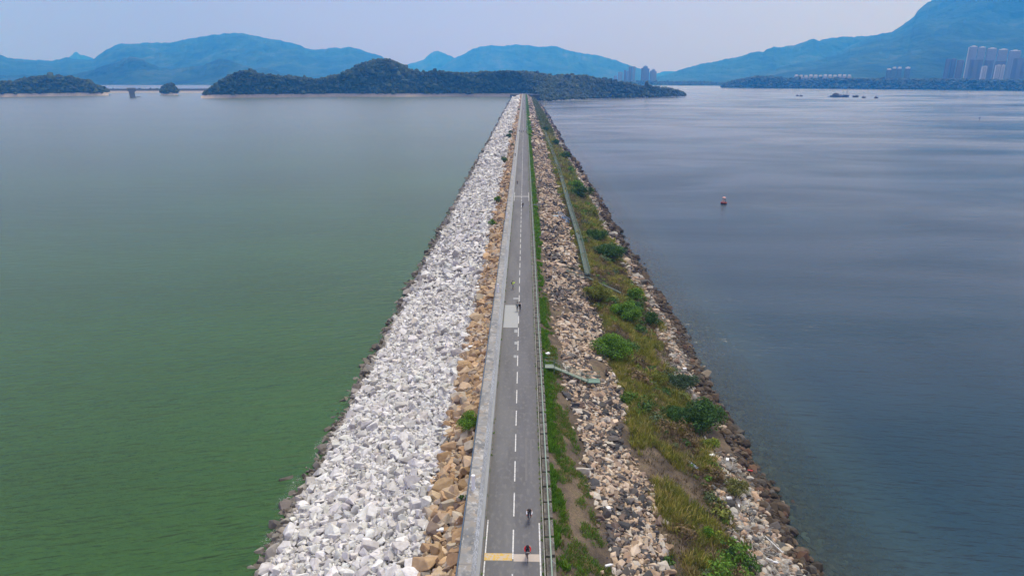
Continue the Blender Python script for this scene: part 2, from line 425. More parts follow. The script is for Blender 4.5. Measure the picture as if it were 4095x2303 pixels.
slab = thing('concrete_edging', 'row of old weathered concrete slabs with grassy gaps under the green pipe rail', 'edging', (0, 0, 0))
def slab_fn(m, y):
    m.box(2.12, 2.52, y + .13, y + SP - .13, -.3, .20); m.box(2.52, 2.66, y + .10, y + SP - .10, -.3, .11); m.box(2.66, 2.94, y + .2, y + SP - .16, -.4, .24)
base = MB(); slab_fn(base, 0); sm = base.bevel(.015).mesh('slab'); sm.materials.append(M_CONC)
for i in range(100):
    o = bpy.data.objects.new('slab', sm); COL.objects.link(o); o.parent = slab
    o.location = (random.uniform(-.02, .02), 31.84 + i * SP, random.uniform(-.03, .02)); o.rotation_euler = (random.uniform(-.005, .005), random.uniform(-.01, .01), random.uniform(-.006, .006))
tag(rep_far(slab_fn, [31.84 + i * SP for i in range(100, int((Y1 - 32) / SP))]).build('slab', M_CONC, slab), kind='stuff')
M_RAILG = mat_plain('pale_green_paint', (.22, .29, .23), .5, 0, .15, 3)
gr = thing('guard_rail', 'pale green pipe guard rail on short slanted posts along the sea side of the road', 'guard rail', (0, 0, 0))
MB().bar((2.53, Y0, .92), (2.53, Y1 + 10, .92), .07, 10).build('rail', M_RAILG, gr)
M_POST = mat_plain('pale_steel', (.34, .37, .34), .5, .1)
def post_fn(m, y):
    m.bar((2.57, y, .90), (2.86, y, .52), .035, 6); m.bar((2.86, y, .55), (2.86, y, .0), .04, 6)
b_ = MB(); post_fn(b_, 0); pm = b_.mesh('post'); pm.materials.append(M_POST)
for i in range(100):
    o = bpy.data.objects.new('post', pm); COL.objects.link(o); o.parent = gr; o.location = (0, 33.24 + i * SP, 0)
tag(rep_far(post_fn, [33.24 + i * SP for i in range(100, int((Y1 - 34) / SP))]).build('post', M_POST, gr), kind='stuff')
# ------------------------------------------------------------------ hills and islands
def hill(name, ridge, front, Rr, Rb, zb, mat, scale=1.0, amp=.42, ncol=420, nrow=46, spur=300., depth_wob=.0, kind=True, rjag=0.):
    """ridge: photo pixels of the skyline (2576-wide readings); front: either a distance or pixel points of its waterline;
    Rr/Rb horizontal distances of crest and back foot"""
    ridge = sorted(ridge); rx = np.array([k(p[0]) for p in ridge]); ry = np.array([k(p[1]) for p in ridge])
    px = np.linspace(rx[0], rx[-1], ncol); py = np.interp(px, rx, ry)
    kk = 3
    py = np.convolve(np.pad(py, kk // 2, mode='edge'), np.ones(kk) / kk, 'valid')
    py = py + (fbm(px / 14, px * 0 + len(ridge)) - .5) * rjag
    XX = np.zeros((nrow, ncol)); YY = XX.copy(); ZZ = XX.copy()
    for j in range(ncol):
        d = ray(px[j], py[j]); h = math.hypot(d.x, d.y); ux, uy = d.x / h, d.y / h
        rr = Rr(px[j]) if callable(Rr) else Rr
        rb = Rb(px[j]) if callable(Rb) else Rb
        zr = max(zb + .5, CZ + rr * d.z / h)
        if isinstance(front, (int, float)): rf = front
        else:
            fy = np.interp(px[j], [k(p[0]) for p in front], [k(p[1]) for p in front]); q = ray(px[j], fy)
            rf = (zb - CZ) / q.z * math.hypot(q.x, q.y)
        rf = min(rf, rr * .985)
        nf = int(nrow * .62)
        for i in range(nrow):
            if i <= nf:
                t = i / nf; D = rf + (rr - rf) * t; s = .45 * t + .55 * t * t * (3 - 2 * t)
            else:
                t = (i - nf) / (nrow - 1 - nf); D = rr + (rb - rr) * t; s = 1 - (t * t * (3 - 2 * t))
            XX[i, j] = ux * D; YY[i, j] = uy * D; ZZ[i, j] = s * (zr - zb)
    S = ZZ / np.maximum(ZZ.max(axis=0, keepdims=True), 1)
    n = 1 - abs(2 * fbm(XX / spur, YY / spur, 5) - 1)
    ZZ = zb - .5 + ZZ * (1 + amp * (n - .8) * 4 * S * (1 - S) * 1.2)
    ZZ[-1] = zb - 6; ZZ[0] = zb - 1.2
    o = link_mesh(name, grid_mesh(name, XX, YY, ZZ), None, mat)
    if kind: tag(o, kind='structure')
    return o, XX, YY, ZZ
t = NT('far_hillside'); ps = t.pos(); n1 = t.noise(.0032, 7, ps, (1.6, .6, 2.2), .66, .4); n2 = t.noise(.012, 6, ps, (1.5, .7, 1.5))
c = t.ramp(n1, [(.36, (.001, .010, .003)), (.47, (.008, .028, .010)), (.56, (.022, .05, .02)), (.7, (.06, .075, .045))]); c = t.mix(t.mapr(n2, .4, .7, 0, .5), c, (.02, .034, .016))  # vegetation tones; gully and slope shading also put into the colour
M_HILL = t.done(t.pbr(c, .95, 0, t.bump(n2, 1, 40), .1))
t = NT('island_ground'); ps = t.pos(); n1 = t.noise(.12, 5, ps); n2 = t.noise(.6, 4, ps)
rockc = t.ramp(n2, [(.3, (.20, .165, .14)), (.6, (.42, .36, .32))]); wood = t.mix(n1, (.02, .035, .015), (.045, .06, .025))
sx = t.n('ShaderNodeSeparateXYZ'); t.l(ps, sx.inputs[0])
zz = t.math('ADD', sx.outputs[2], t.math('MULTIPLY', n1, 3.5))
fz = t.mapr(zz, -.6, .6)
fz2 = t.mapr(zz, -11.2, -10.6)
onleft = t.mapr(sx.outputs[0], -6, 0)      # drawn-down reservoir shore is bare, sea shore is not
f = t.math('ADD', t.math('MULTIPLY', fz, t.math('SUBTRACT', 1., onleft)), t.math('MULTIPLY', fz2, onleft))
M_ISL = t.done(t.pbr(t.mix(f, rockc, wood), .95, 0, t.bump(n2, .8, .6), .1))

far = [
 ('hills', [(165,152),(178,142),(186,133),(191,131),(200,137),(215,141),(232,147),(250,156)], 10800, 12200, 13200, {}),
 ('hills', [(-60,130),(0,137),(20,145),(40,149),(70,150),(100,152),(140,152),(160,146),(170,144),(182,149),(230,151),(250,139),(270,124),(290,114),(308,110),(330,112),(355,109),(380,107),(410,108),(440,106),(470,99),(500,94),(530,89),(560,85),(590,82.5),(610,84),(640,90),(680,99),(710,103),(750,112),(770,122),(790,125),(815,125),(840,119),(855,123),(880,118),(905,125),(930,134),(950,139),(975,150),(1010,163),(1060,185),(1090,196)], 5600, 9000, 10400, dict(spur=500)),
 ('hills', [(-60,196),(0,190),(60,189),(120,190),(180,187),(220,180),(260,167),(290,158),(315,146),(332,142),(350,146),(380,160),(400,168),(430,176),(455,171),(480,168),(510,166),(530,157),(555,147),(575,151),(600,160),(640,172),(655,170),(675,172),(700,181),(730,192),(780,203),(830,210)], [(-60,214),(830,215)], 5500, 6300, dict(spur=300)),
 ('hills', [(990,172),(1020,165),(1050,155),(1065,150),(1085,133),(1100,129),(1110,131),(1130,139),(1150,150),(1180,166),(1220,180)], 9600, 11000, 12000, {}),
 ('hills', [(1090,182),(1120,163),(1140,148),(1165,137),(1190,123),(1205,119),(1238,113),(1250,116),(1265,117),(1300,112),(1330,115),(1355,119),(1375,118),(1392,115),(1410,122),(1425,127),(1440,128),(1470,136),(1510,141),(1550,152),(1590,166),(1620,176),(1650,190),(1690,204)], 7200, 9800, 10800, dict(spur=520)),
 ('hills', [(1600,196),(1640,187),(1670,181),(1700,181),(1740,184),(1790,196)], 10800, 12000, 13000, {}),
 ('hills', [(1600,206),(1640,198),(1672,190),(1700,180),(1735,169),(1760,163),(1800,155),(1830,148),(1850,146),(1870,141),(1890,133),(1903,130),(1917,132),(1935,122),(1950,118),(1965,120),(1990,115),(2010,111),(2030,105),(2037,101),(2045,98),(2058,103),(2075,99),(2100,95),(2130,93),(2180,92),(2280,80),(2400,60)], 6400, 8600, 9800, dict(spur=450)),
 ('hills', [(1640,211),(1700,209),(1760,204),(1800,201),(1835,196),(1865,191),(1900,177),(1922,170),(1940,169),(1980,157),(2030,146),(2060,143),(2110,129),(2150,109),(2180,98),(2205,89),(2225,83),(2240,81),(2252,76),(2270,62),(2290,51),(2300,40),(2312,24),(2325,12),(2345,0),(2380,-20),(2430,-40),(2500,-48),(2600,-70),(2720,-50)], [(1640,219),(2720,221)], 8200, 10200, dict(spur=800, amp=.5, nrow=70, ncol=520)),
]
for nm, rp, fr, rr, rb, kw in far:
    hill(nm, rp, fr, rr, rb, SEA_Z, M_HILL, **dict(dict(rjag=8), **kw))
# low wooded shore in front of the right-hand slopes and under the left hills
low = [
 ([(1820,216),(1845,207),(1880,199),(1920,196),(1950,199),(1990,203),(2040,204),(2100,201),(2160,203),(2230,202),(2300,203),(2370,204),(2450,206),(2550,207),(2720,207)], [(1820,217.6),(1990,218.6),(2300,221),(2720,223)], lambda x: 3330 - (x - 2900) * .15),
 ([(1560,209),(1620,206),(1680,209),(1740,208),(1800,210),(1850,212)], [(1560,216),(1850,217)], lambda x: 4450),
]
crown_src = []
for rp, fr, rr in low:
    crown_src.append(hill('hills', rp, fr, rr, lambda x, rr=rr: rr(x) + 700, SEA_Z, M_HILL, rjag=3, spur=150))
isl = hill('island', [(505,243),(515,238),(530,226),(545,213),(565,200),(585,190),(600,184),(620,181),(650,188),(690,194),(730,196),(770,201),(800,204),(830,196),(860,189),(885,176),(910,163),(935,155),(960,151),(985,155),(1005,163),(1030,178),(1065,185),(1110,184),(1150,186),(1190,186),(1240,183),(1290,182),(1330,185),(1390,194),(1440,193),(1480,196),(1520,203),(1560,210),(1600,217),(1640,221),(1680,225),(1705,230),(1722,239)],
   [(505,244),(515,243),(560,246),(700,248),(1000,248.5),(1250,247),(1300,247),(1330,250),(1370,256),(1420,252),(1500,249),(1600,245),(1700,241),(1735,241)], lambda x: np.interp(x, [800, 1500, 2100, 2500, 2760], [1760, 1800, 1730, 1800, 2010]), lambda x: np.interp(x, [800, 1500, 2100, 2500, 2760], [1950, 2080, 1950, 1930, 2060]), SEA_Z, M_ISL, amp=.2, ncol=420, nrow=60, spur=110)
isl2 = hill('island', [(-260,205),(-120,196),(-40,204),(0,211),(40,208),(80,200),(110,195),(150,194),(185,198),(215,206),(240,216),(262,224),(272,231)],
   [(-260,236),(0,234.5),(150,235),(262,233),(274,233)], 2120, 2420, SEA_Z, M_ISL, amp=.15, ncol=200, nrow=50, spur=90)
isl3 = hill('island', [(404,229),(411,222),(418,216),(426,213),(435,213),(440,220),(446,229)], [(404,231.5),(446,231.5)], 2075, 2140, SEA_Z, M_ISL, amp=.1, ncol=60, nrow=40, spur=50)
# shore shelf where the dam meets the island
tag(MB().box(-32, 34, Y1 - 2, Y1 + 120, -20, -.6).build('embankment', M_GRAV), kind='structure')

# forest canopies: crowns scattered over the islands
def blob_variants(n, sub=2, jag=.3):
    out = []
    for i in range(n):
        bm = bmesh.new(); bmesh.ops.create_icosphere(bm, subdivisions=sub, radius=1)
        for v in bm.verts:
            p = v.co; f = 1 + jag * (random.random() - .5) * 2
            q = Vector((math.sin(p.x * 3 + i), math.cos(p.y * 3 + 2 * i), math.sin(p.z * 4 + i))) * .12
            v.co = p * f + q
            if v.co.z < -.3: v.co.z = -.3
        bm.verts.ensure_lookup_table()
        V = np.array([v.co[:] for v in bm.verts]); Fc = np.array([[w.index for w in f.verts] for f in bm.faces]); bm.free(); out.append((V, Fc))
    return out
def scatter(variants, P, S, rot, tint, vidx=None, rot3=None):
    """P (n,3) S (n,3) rot (n) about z; returns V,F,tint merged"""
    n = len(P); vidx = rng.integers(0, len(variants), n) if vidx is None else vidx
    VV = []; FF = []; TT = []; off = 0
    for vi, (V, Fc) in enumerate(variants):
        s = np.where(vidx == vi)[0]
        if not len(s): continue
        q = V[None] * S[s][:, None, :]
        if rot3 is not None: q = np.einsum('nij,nvj->nvi', rot3[s], q)
        else:
            c = np.cos(rot[s])[:, None]; d = np.sin(rot[s])[:, None]
            q = np.stack([q[..., 0] * c - q[..., 1] * d, q[..., 0] * d + q[..., 1] * c, q[..., 2]], -1)
        q = q + P[s][:, None, :]
        VV.append(q.reshape(-1, 3)); FF.append((Fc[None] + (np.arange(len(s)) * len(V))[:, None, None] + off).reshape(-1, Fc.shape[1]))
        TT.append(np.repeat(tint[s], len(V), axis=0)); off += len(s) * len(V)
    return np.concatenate(VV), np.concatenate(FF), np.concatenate(TT)
CROWN = blob_variants(6, 2, .28)
def canopy(src, n, zmin, size, label, tone):
    o, XX, YY, ZZ = src; h, w = XX.shape
    # area-weighted cells
    A = np.abs((XX[1:, 1:] - XX[:-1, :-1]) * (YY[1:, :-1] - YY[:-1, 1:]) - (XX[1:, :-1] - XX[:-1, 1:]) * (YY[1:, 1:] - YY[:-1, :-1])) / 2
    A[int(h * .75):] *= .15
    idx = rng.choice(A.size, n, p=(A / A.sum()).ravel()); i = idx // (w - 1); j = idx % (w - 1)
    u = rng.random(n); v = rng.random(n)
    def bl(G): return G[i, j] * (1 - u) * (1 - v) + G[i + 1, j] * u * (1 - v) + G[i, j + 1] * (1 - u) * v + G[i + 1, j + 1] * u * v
    X, Y, Z = bl(XX), bl(YY), bl(ZZ)
    lim = zmin(X, Y); ok = Z > lim; X, Y, Z = X[ok], Y[ok], Z[ok]; n = len(X)
    s = rng.lognormal(math.log(size), .32, n); S = np.stack([s, s * rng.uniform(.8, 1.2, n), s * rng.uniform(.7, 1.25, n)], 1)
    nz = fbm(X / 60, Y / 60, 3)[:, None]; r = rng.random((n, 1))
    tint = (np.array([.026, .042, .016]) * (1 - nz) + np.array([.07, .085, .028]) * nz) * (.65 + .8 * r) * tone
    V, Fc, T_ = scatter(CROWN, np.stack([X, Y, Z - s * .1], 1), S, rng.random(n) * 6.3, tint)
    return tag(link_mesh('forest', np_mesh('forest', V, Fc, T_), None, M_LEAF), label, 'forest', None, 'stuff')
canopy(isl, 15000, lambda X, Y: np.where(X < 0, -1.0, -11.5) + (fbm(X / 12, Y / 12) - .5) * 3, 3.5, 'dark green woodland covering the long hilly island at the far end of the dam', 1.0)
canopy(isl2, 4500, lambda X, Y: -1.5 + (fbm(X / 12, Y / 12) - .5) * 3, 3.7, 'dark green woodland on the low island at the far left edge', 1.0)
canopy(isl3, 420, lambda X, Y: -3 + X * 0, 3.4, 'dark trees covering the small rocky islet on the far causeway', .9)
for s_, nn, lb in zip(crown_src, (13000, 3800), ('belt of woodland along the far shore below the big mountain', 'low woodland on the far shore below the middle towers')):
    canopy(s_, nn, lambda X, Y: -10 + X * 0, 5.0, lb, .8)

# ------------------------------------------------------------------ far causeway on the left
P0 = on_plane(k(262), 371.5, RES_Z); P1 = on_plane(k(530), 371.0, RES_Z)
P0 = Vector((P0.x - 40, P0.y, 0)); P1 = Vector((P1.x + 30, P1.y, 0)); dv = (P1 - P0).normalized(); L_ = (P1 - P0).length
cw = thing('causeway', 'low pale rock causeway joining the far left islands across the reservoir', 'causeway', (P0.x, P0.y, 0), math.atan2(dv.y, dv.x))
M_CW = mat_plain('pale_riprap', (.36, .32, .29), .95, 0, .45, .35, .5)
m = MB(); pr = [(0, RES_Z - 3), (8, RES_Z), (16, -4.6), (17, 1.0), (26, 1.0), (60, SEA_Z - 2)]
a_ = [m.bm.verts.new((0, p[0] - 8, p[1])) for p in pr]; b__ = [m.bm.verts.new((L_, p[0] - 8, p[1])) for p in pr]
for i in range(5): m.bm.faces.new((a_[i], b__[i], b__[i + 1], a_[i + 1]))
m.build('rock_slope', M_CW, cw)
m = MB(); m.box(0, L_, 8.4, 9.4, -4.7, 2.2)
m.build('parapet', mat_plain('dark_parapet', (.10, .11, .12), .9, 0, .2, .2), cw)
m = MB()
x = 0
while x < L_ * .62:
    w_ = random.uniform(3, 16)
    if random.random() < .6: m.ball((x, 11, 2.2), w_ * .5, 2.2, random.uniform(1, 2.6), 2)
    x += w_ + random.uniform(1, 14)
m.build('hedge', mat_leaf('hedge_leaf', False, (.04, .06, .03)), cw)

# ------------------------------------------------------------------ water
def water_mat(name, deep, shallow, xa, xb, side, streak, bscale, bstr, rough, clear, fk):
    t = NT(name); ps = t.pos()
    sx = t.n('ShaderNodeSeparateXYZ'); t.l(ps, sx.inputs[0])
    rm = t.n('ShaderNodeMapping'); rm.inputs['Rotation'].default_value = (0, 0, R(-16 if side < 0 else 6)); t.l(ps, rm.inputs[0]); pr_ = rm.outputs[0]
    w1 = t.noise(bscale, 3, pr_, (.45, 1.6, 1), .55); w2 = t.noise(bscale * 3.3, 3, pr_, (.7, 1.4, 1), .6); w3 = t.noise(bscale * .22, 2, ps, (.4, 1.6, 1)); w4 = t.noise(bscale * 1.8, 2, pr_, (.45, 1.8, 1), .5)
    h = t.math('ADD', t.math('ADD', t.math('MULTIPLY', w1, .55), t.math('MULTIPLY', w2, .2)), t.math('MULTIPLY', w3, .8))
    b = t.n('ShaderNodeBump'); b.inputs['Distance'].default_value = bstr; t.l(h, b.inputs['Height'])
    if streak:
        s1 = t.noise(.0075, 4, ps, (.35, 1.3, 1), .5, .6)
        st = t.mapr(s1, .40, .58, .2, 1.3); t.l(st, b.inputs['Strength'])
        s2 = t.noise(.019, 4, ps, (.33, .8, 1), .5, 1.2); rg = t.mapr(s1, .38, .62, rough * .7, rough); fk = t.mapr(s2, .36, .60, .80, 1.06)
    else:
        s1 = t.noise(.01, 4, ps, (.4, 1.2, 1)); t.l(t.mapr(s1, .3, .7, .7, 1.), b.inputs['Strength']); rg = rough
    nrm = b.outputs[0]
    turb = t.noise(.02, 4, ps, (.5, 1, 1))
    body = t.mix(t.mapr(turb, .3, .7), tuple(q * .86 for q in deep), tuple(q * 1.12 for q in deep))
    # water column: clear over the shallow rocks, turbid body colour further out
    dist = t.math('ADD', t.math('MULTIPLY', sx.outputs[0], side), t.math('MULTIPLY', turb, 3.5 if clear else .6))
    f = t.mapr(dist, xa, xb, 0, 1)
    f2 = t.mapr(dist, xa, xa + (xb - xa) * 1.7, 0, 1)
    body = t.mix(f2, shallow, body)
    dif = t.n('ShaderNodeBsdfDiffuse'); t.l(body, dif.inputs[0]); bd = t.n('ShaderNodeBump'); bd.inputs['Distance'].default_value = 2.6; t.l(t.math('ADD', h, t.math('MULTIPLY', w4, .5)), bd.inputs['Height']); t.l(bd.outputs[0], dif.inputs['Normal'])
    tr = t.n('ShaderNodeBsdfTransparent'); tr.inputs[0].default_value = (.62, .78, .75, 1)
    m1 = t.n('ShaderNodeMixShader'); t.l(t.mapr(f, 0, 1, .18, 1), m1.inputs[0]); t.l(tr.outputs[0], m1.inputs[1]); t.l(dif.outputs[0], m1.inputs[2])
    gl = t.n('ShaderNodeBsdfGlossy'); t.l(nrm, gl.inputs['Normal'])
    if streak: t.l(rg, gl.inputs['Roughness'])
    else: gl.inputs['Roughness'].default_value = rough
    fr = t.n('ShaderNodeFresnel'); fr.inputs['IOR'].default_value = 1.333; t.l(nrm, fr.inputs['Normal'])
    m2 = t.n('ShaderNodeMixShader'); fr2 = t.n('ShaderNodeFresnel'); fr2.inputs['IOR'].default_value = 1.333; t.l(t.math('MULTIPLY', fk, t.math('ADD', t.math('MULTIPLY', fr.outputs[0], .4), t.math('MULTIPLY', fr2.outputs[0], .6))), m2.inputs[0]); t.l(m1.outputs[0], m2.inputs[1]); t.l(gl.outputs[0], m2.inputs[2])
    t.l(m2.outputs[0], t.out.inputs['Surface']); return t.m
M_RES = water_mat('reservoir_water', (.033, .092, .020), (.033, .092, .020), 26.8, 28.9, -1, False, .42, .75, .22, False, .92)
M_SEA = water_mat('sea_water', (.009, .041, .066), (.035, .065, .065), 33.5, 47, 1, True, .35, .42, .22, True, 1.0)
def poly(name, pts, mat):
    me = bpy.data.meshes.new(name); me.from_pydata(pts, [], [list(range(len(pts)))])
    return tag(link_mesh(name, me, None, mat), kind='structure')
poly('reservoir_water', [(-20, -300, RES_Z), (-20, 1700, RES_Z), (-60, 2060, RES_Z), (-1050, P0.y + 4, RES_Z), (-3000, 2300, RES_Z), (-3000, -300, RES_Z)], M_RES)
FY = 13500
poly('sea_water', [(20, -300, SEA_Z), (11300, -300, SEA_Z), (11300, FY, SEA_Z), (20, FY, SEA_Z)], M_SEA)
poly('sea_water', [(20, 1900, SEA_Z), (20, FY, SEA_Z), (-11300, FY, SEA_Z), (-11300, 1900, SEA_Z)], M_SEA)
poly('seabed', [(60, -300, -24), (2500, -300, -24), (2500, 2500, -24), (60, 2500, -24)], M_SOIL)

# ------------------------------------------------------------------ haze
t = NT('haze_air')
vol = t.n('ShaderNodeVolumePrincipled'); vol.inputs['Color'].default_value = (.035, .31, 1.0, 1); vol.inputs['Density'].default_value = 1.72e-4
vol.inputs['Absorption Color'].default_value = (1, 1, 1, 1); vol.inputs['Anisotropy'].default_value = 0.35
t.l(vol.outputs[0], t.out.inputs['Volume'])
hz = MB().box(-11500, 11500, -400, FY + 100, -45, 1480).build('haze', t.m)
tag(hz, 'blue air haze over the whole bay', None, None, 'stuff')
# ------------------------------------------------------------------ rocks
def rock_variants(n, npts=16, flat=1.0, sharp=True):
    out = []
    for i in range(n):
        bm = bmesh.new()
        for j in range(npts):
            v = Vector((random.gauss(0, 1), random.gauss(0, 1), random.gauss(0, 1))).normalized()
            if sharp: # push towards a slanted box so that the faces are large and angular
                q = Vector((max(-.72, min(.72, v.x * 1.15)), max(-.66, min(.66, v.y * 1.15)), max(-.55, min(.6, v.z * 1.1))))
                v = q
            bm.verts.new((v.x, v.y, v.z * flat))
        r = bmesh.ops.convex_hull(bm, input=bm.verts[:])
        bmesh.ops.delete(bm, geom=[g for g in r['geom_interior'] if isinstance(g, bmesh.types.BMVert)], context='VERTS')
        if sharp:
            bmesh.ops.bevel(bm, geom=bm.edges[:], offset=.045, segments=1, affect='EDGES', clamp_overlap=True)
        bmesh.ops.triangulate(bm, faces=bm.faces[:])
        bm.verts.ensure_lookup_table()
        V = np.array([v.co[:] for v in bm.verts]); Fc = np.array([[w.index for w in f.verts] for f in bm.faces]); bm.free(); out.append((V, Fc))
    return out
ROCK = rock_variants(22, 15); ROCKLO = []
_s = random.getstate()
def lo_variants(n):
    out = []
    for i in range(n):
        bm = bmesh.new()
        for j in range(11):
            v = Vector((random.gauss(0, 1), random.gauss(0, 1), random.gauss(0, 1))).normalized()
            bm.verts.new((max(-.75, min(.75, v.x)), max(-.7, min(.7, v.y)), max(-.55, min(.6, v.z))))
        r = bmesh.ops.convex_hull(bm, input=bm.verts[:])
        bmesh.ops.delete(bm, geom=[g for g in r['geom_interior'] if isinstance(g, bmesh.types.BMVert)], context='VERTS')
        bm.verts.ensure_lookup_table(); bm.verts.index_update()
        V = np.array([v.co[:] for v in bm.verts]); Fc = np.array([[w.index for w in f.verts] for f in bm.faces]); bm.free(); out.append((V, Fc))
    return out
ROCKLO = lo_variants(14)
ROUND = [(V * (1 / np.linalg.norm(V, axis=1, keepdims=True)) * (.55 + .25 * rng.random((len(V), 1))) * .5 + V * .5, Fc) for V, Fc in rock_variants(10, 26, 1.0, False)]
def rotmats(n, tilt):
    a = rng.random(n) * 2 * math.pi; b = rng.normal(0, tilt, n); c = rng.normal(0, tilt, n)
    ca, sa, cb, sb, cc, sc = np.cos(a), np.sin(a), np.cos(b), np.sin(b), np.cos(c), np.sin(c)
    Z = np.zeros(n); O = np.ones(n)
    Rz = np.array([[ca, -sa, Z], [sa, ca, Z], [Z, Z, O]]).transpose(2, 0, 1)
    Rx = np.array([[O, Z, Z], [Z, cb, -sb], [Z, sb, cb]]).transpose(2, 0, 1)
    Ry = np.array([[cc, Z, sc], [Z, O, Z], [-sc, Z, cc]]).transpose(2, 0, 1)
    return Rx @ Ry @ Rz, a, b, c
def jgrid(x0, x1, y0, y1, s, jit=.30):
    X, Y = np.meshgrid(np.arange(x0, x1, s), np.arange(y0, y1, s * .9)); X = X + (np.arange(X.shape[0]) % 2)[:, None] * s / 2
    X = X.ravel() + rng.uniform(-jit, jit, X.size) * s; Y = Y.ravel() + rng.uniform(-jit, jit, Y.size) * s
    return X, Y
def pick(cols, w, n, var=.14):
    c = np.array(cols)[rng.choice(len(cols), n, p=np.array(w) / sum(w))]
    return c * (1 + rng.normal(0, var, (n, 1))).clip(.5, 1.5) * (1 + rng.normal(0, .012, (n, 3)))
_rock_me = {}
def rock_meshes(variants, nm):
    if nm not in _rock_me:
        L_ = []
        for V, Fc in variants:
            me = np_mesh(nm, V, Fc); me.materials.append(M_ROCK_O); L_.append(me)
        _rock_me[nm] = L_
    return _rock_me[nm]
def rock_field(name, label, rest_label, cat, group, zones, variants, zfun, color_fn, n_ind=300, tilt=.5, flat=(.55, .95), mask=None, sink=.0, elong=1.25, szvar=.36):
    """zones: list of (x0fn,x1fn,y0,y1,spacing,size,lo)"""
    PX, PY, SZ, LO = [], [], [], []
    for (x0, x1, y0, y1, sp, size, lo) in zones:
        X, Y = jgrid(x0, x1, y0, y1, sp); PX.append(X); PY.append(Y); SZ.append(np.full(X.size, size)); LO.append(np.full(X.size, lo))
    X = np.concatenate(PX); Y = np.concatenate(PY); size = np.concatenate(SZ); lo = np.concatenate(LO)
    if mask is not None:
        ok = mask(X, Y); X, Y, size, lo = X[ok], Y[ok], size[ok], lo[ok]
    n = len(X); s = size * rng.lognormal(0, szvar, n) * .72
    big = rng.random(n) < .05; s[big] *= 1.45; s = np.minimum(s, size * 1.9)
    Z = zfun(X, Y) + s * rng.uniform(.12, .42, n) - sink * s
    S = np.stack([s * rng.uniform(1., elong, n), s * rng.uniform(.75, 1.05, n), s * rng.uniform(*flat, n)], 1)
    M3, a, b, c = rotmats(n, tilt)
    col = color_fn(X, Y, n).clip(.01, .85)
    P = np.stack([X, Y, Z], 1)
    u, v, zc = project(P)
    vis = (u > 5) & (u < 4090) & (v > 5) & (v < 2300) & (zc > 1)
    score = np.where(vis, s / zc, -1)
    order = np.argsort(-score); ind = order[:n_ind]; ind = ind[score[ind] > 0]
    mes = rock_meshes(variants, name)
    from mathutils import Matrix as Mx
    for q in ind:
        o = bpy.data.objects.new(name, mes[rng.integers(0, len(mes))]); COL.objects.link(o)
        m4 = Mx([list(r) for r in M3[q]]).to_4x4(); m4.translation = P[q]
        o.matrix_world = m4 @ Mx.Diagonal((*S[q], 1)); o.color = (*col[q], 1)
        tag(o, label, cat, group)
    rest = np.ones(n, bool); rest[ind] = False
    for lo_v, var in ((False, variants), (True, ROCKLO)):
        r = np.where(rest & (lo == lo_v))[0]
        if len(r):
            V, Fc, TT = scatter(var, P[r], S[r], None, col[r], rot3=M3[r])
            if lo_v is False: V0, F0, T0 = V, Fc, TT
            else: V0, F0, T0 = np.concatenate([V0, V]), np.concatenate([F0, Fc + len(V0)]), np.concatenate([T0, TT])
    tag(link_mesh(name, np_mesh(name, V0, F0, T0), None, M_ROCK_A), rest_label, cat, group, 'stuff')
    return n
xe = lambda Y: -9.4 + (fbm(Y / 6, 0 * Y + 1) - .5) * 1.6     # where the tan rocks give way to the pale ones
def white_col(X, Y, n):
    c = pick([(.60, .60, .60), (.65, .65, .65), (.50, .495, .49), (.55, .53, .50), (.36, .355, .35)], [4, 3, 3, 1.2, .9], n, .1)
    wet = sstep(-X + (fbm(Y / 4, 0 * X) - .5) * 1.4, 26.4, 27.7)[:, None]
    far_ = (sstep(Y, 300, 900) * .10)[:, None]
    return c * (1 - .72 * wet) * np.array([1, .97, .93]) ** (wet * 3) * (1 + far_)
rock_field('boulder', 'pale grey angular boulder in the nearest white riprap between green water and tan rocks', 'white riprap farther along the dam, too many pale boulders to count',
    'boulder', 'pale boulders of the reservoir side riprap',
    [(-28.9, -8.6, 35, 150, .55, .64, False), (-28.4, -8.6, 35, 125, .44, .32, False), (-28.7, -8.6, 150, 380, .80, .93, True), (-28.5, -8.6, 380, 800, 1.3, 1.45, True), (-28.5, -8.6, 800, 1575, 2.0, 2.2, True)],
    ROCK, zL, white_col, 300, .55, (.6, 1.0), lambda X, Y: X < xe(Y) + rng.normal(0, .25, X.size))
def tan_col(X, Y, n):
    return pick([(.43, .30, .18), (.46, .35, .24), (.36, .24, .14), (.38, .33, .27), (.22, .17, .135), (.44, .37, .30)], [4, 4, 2.5, 2, 1.2, 1.6], n, .12)
rock_field('tan_boulder', 'tan sandstone coloured boulder close against the wave wall in the nearest stretch', 'tan boulders against the wave wall farther along the dam',
    'boulder', 'tan boulders along the wave wall',
    [(-10.2, -5.75, 35, 170, .60, .80, False), (-10.2, -5.8, 170, 420, .8, .95, True), (-10.2, -5.8, 420, 1570, 1.2, 1.35, True)],
    ROCK, zL, tan_col, 300, .55, (.6, 1.0), lambda X, Y: X > xe(Y) + rng.normal(0, .25, X.size))
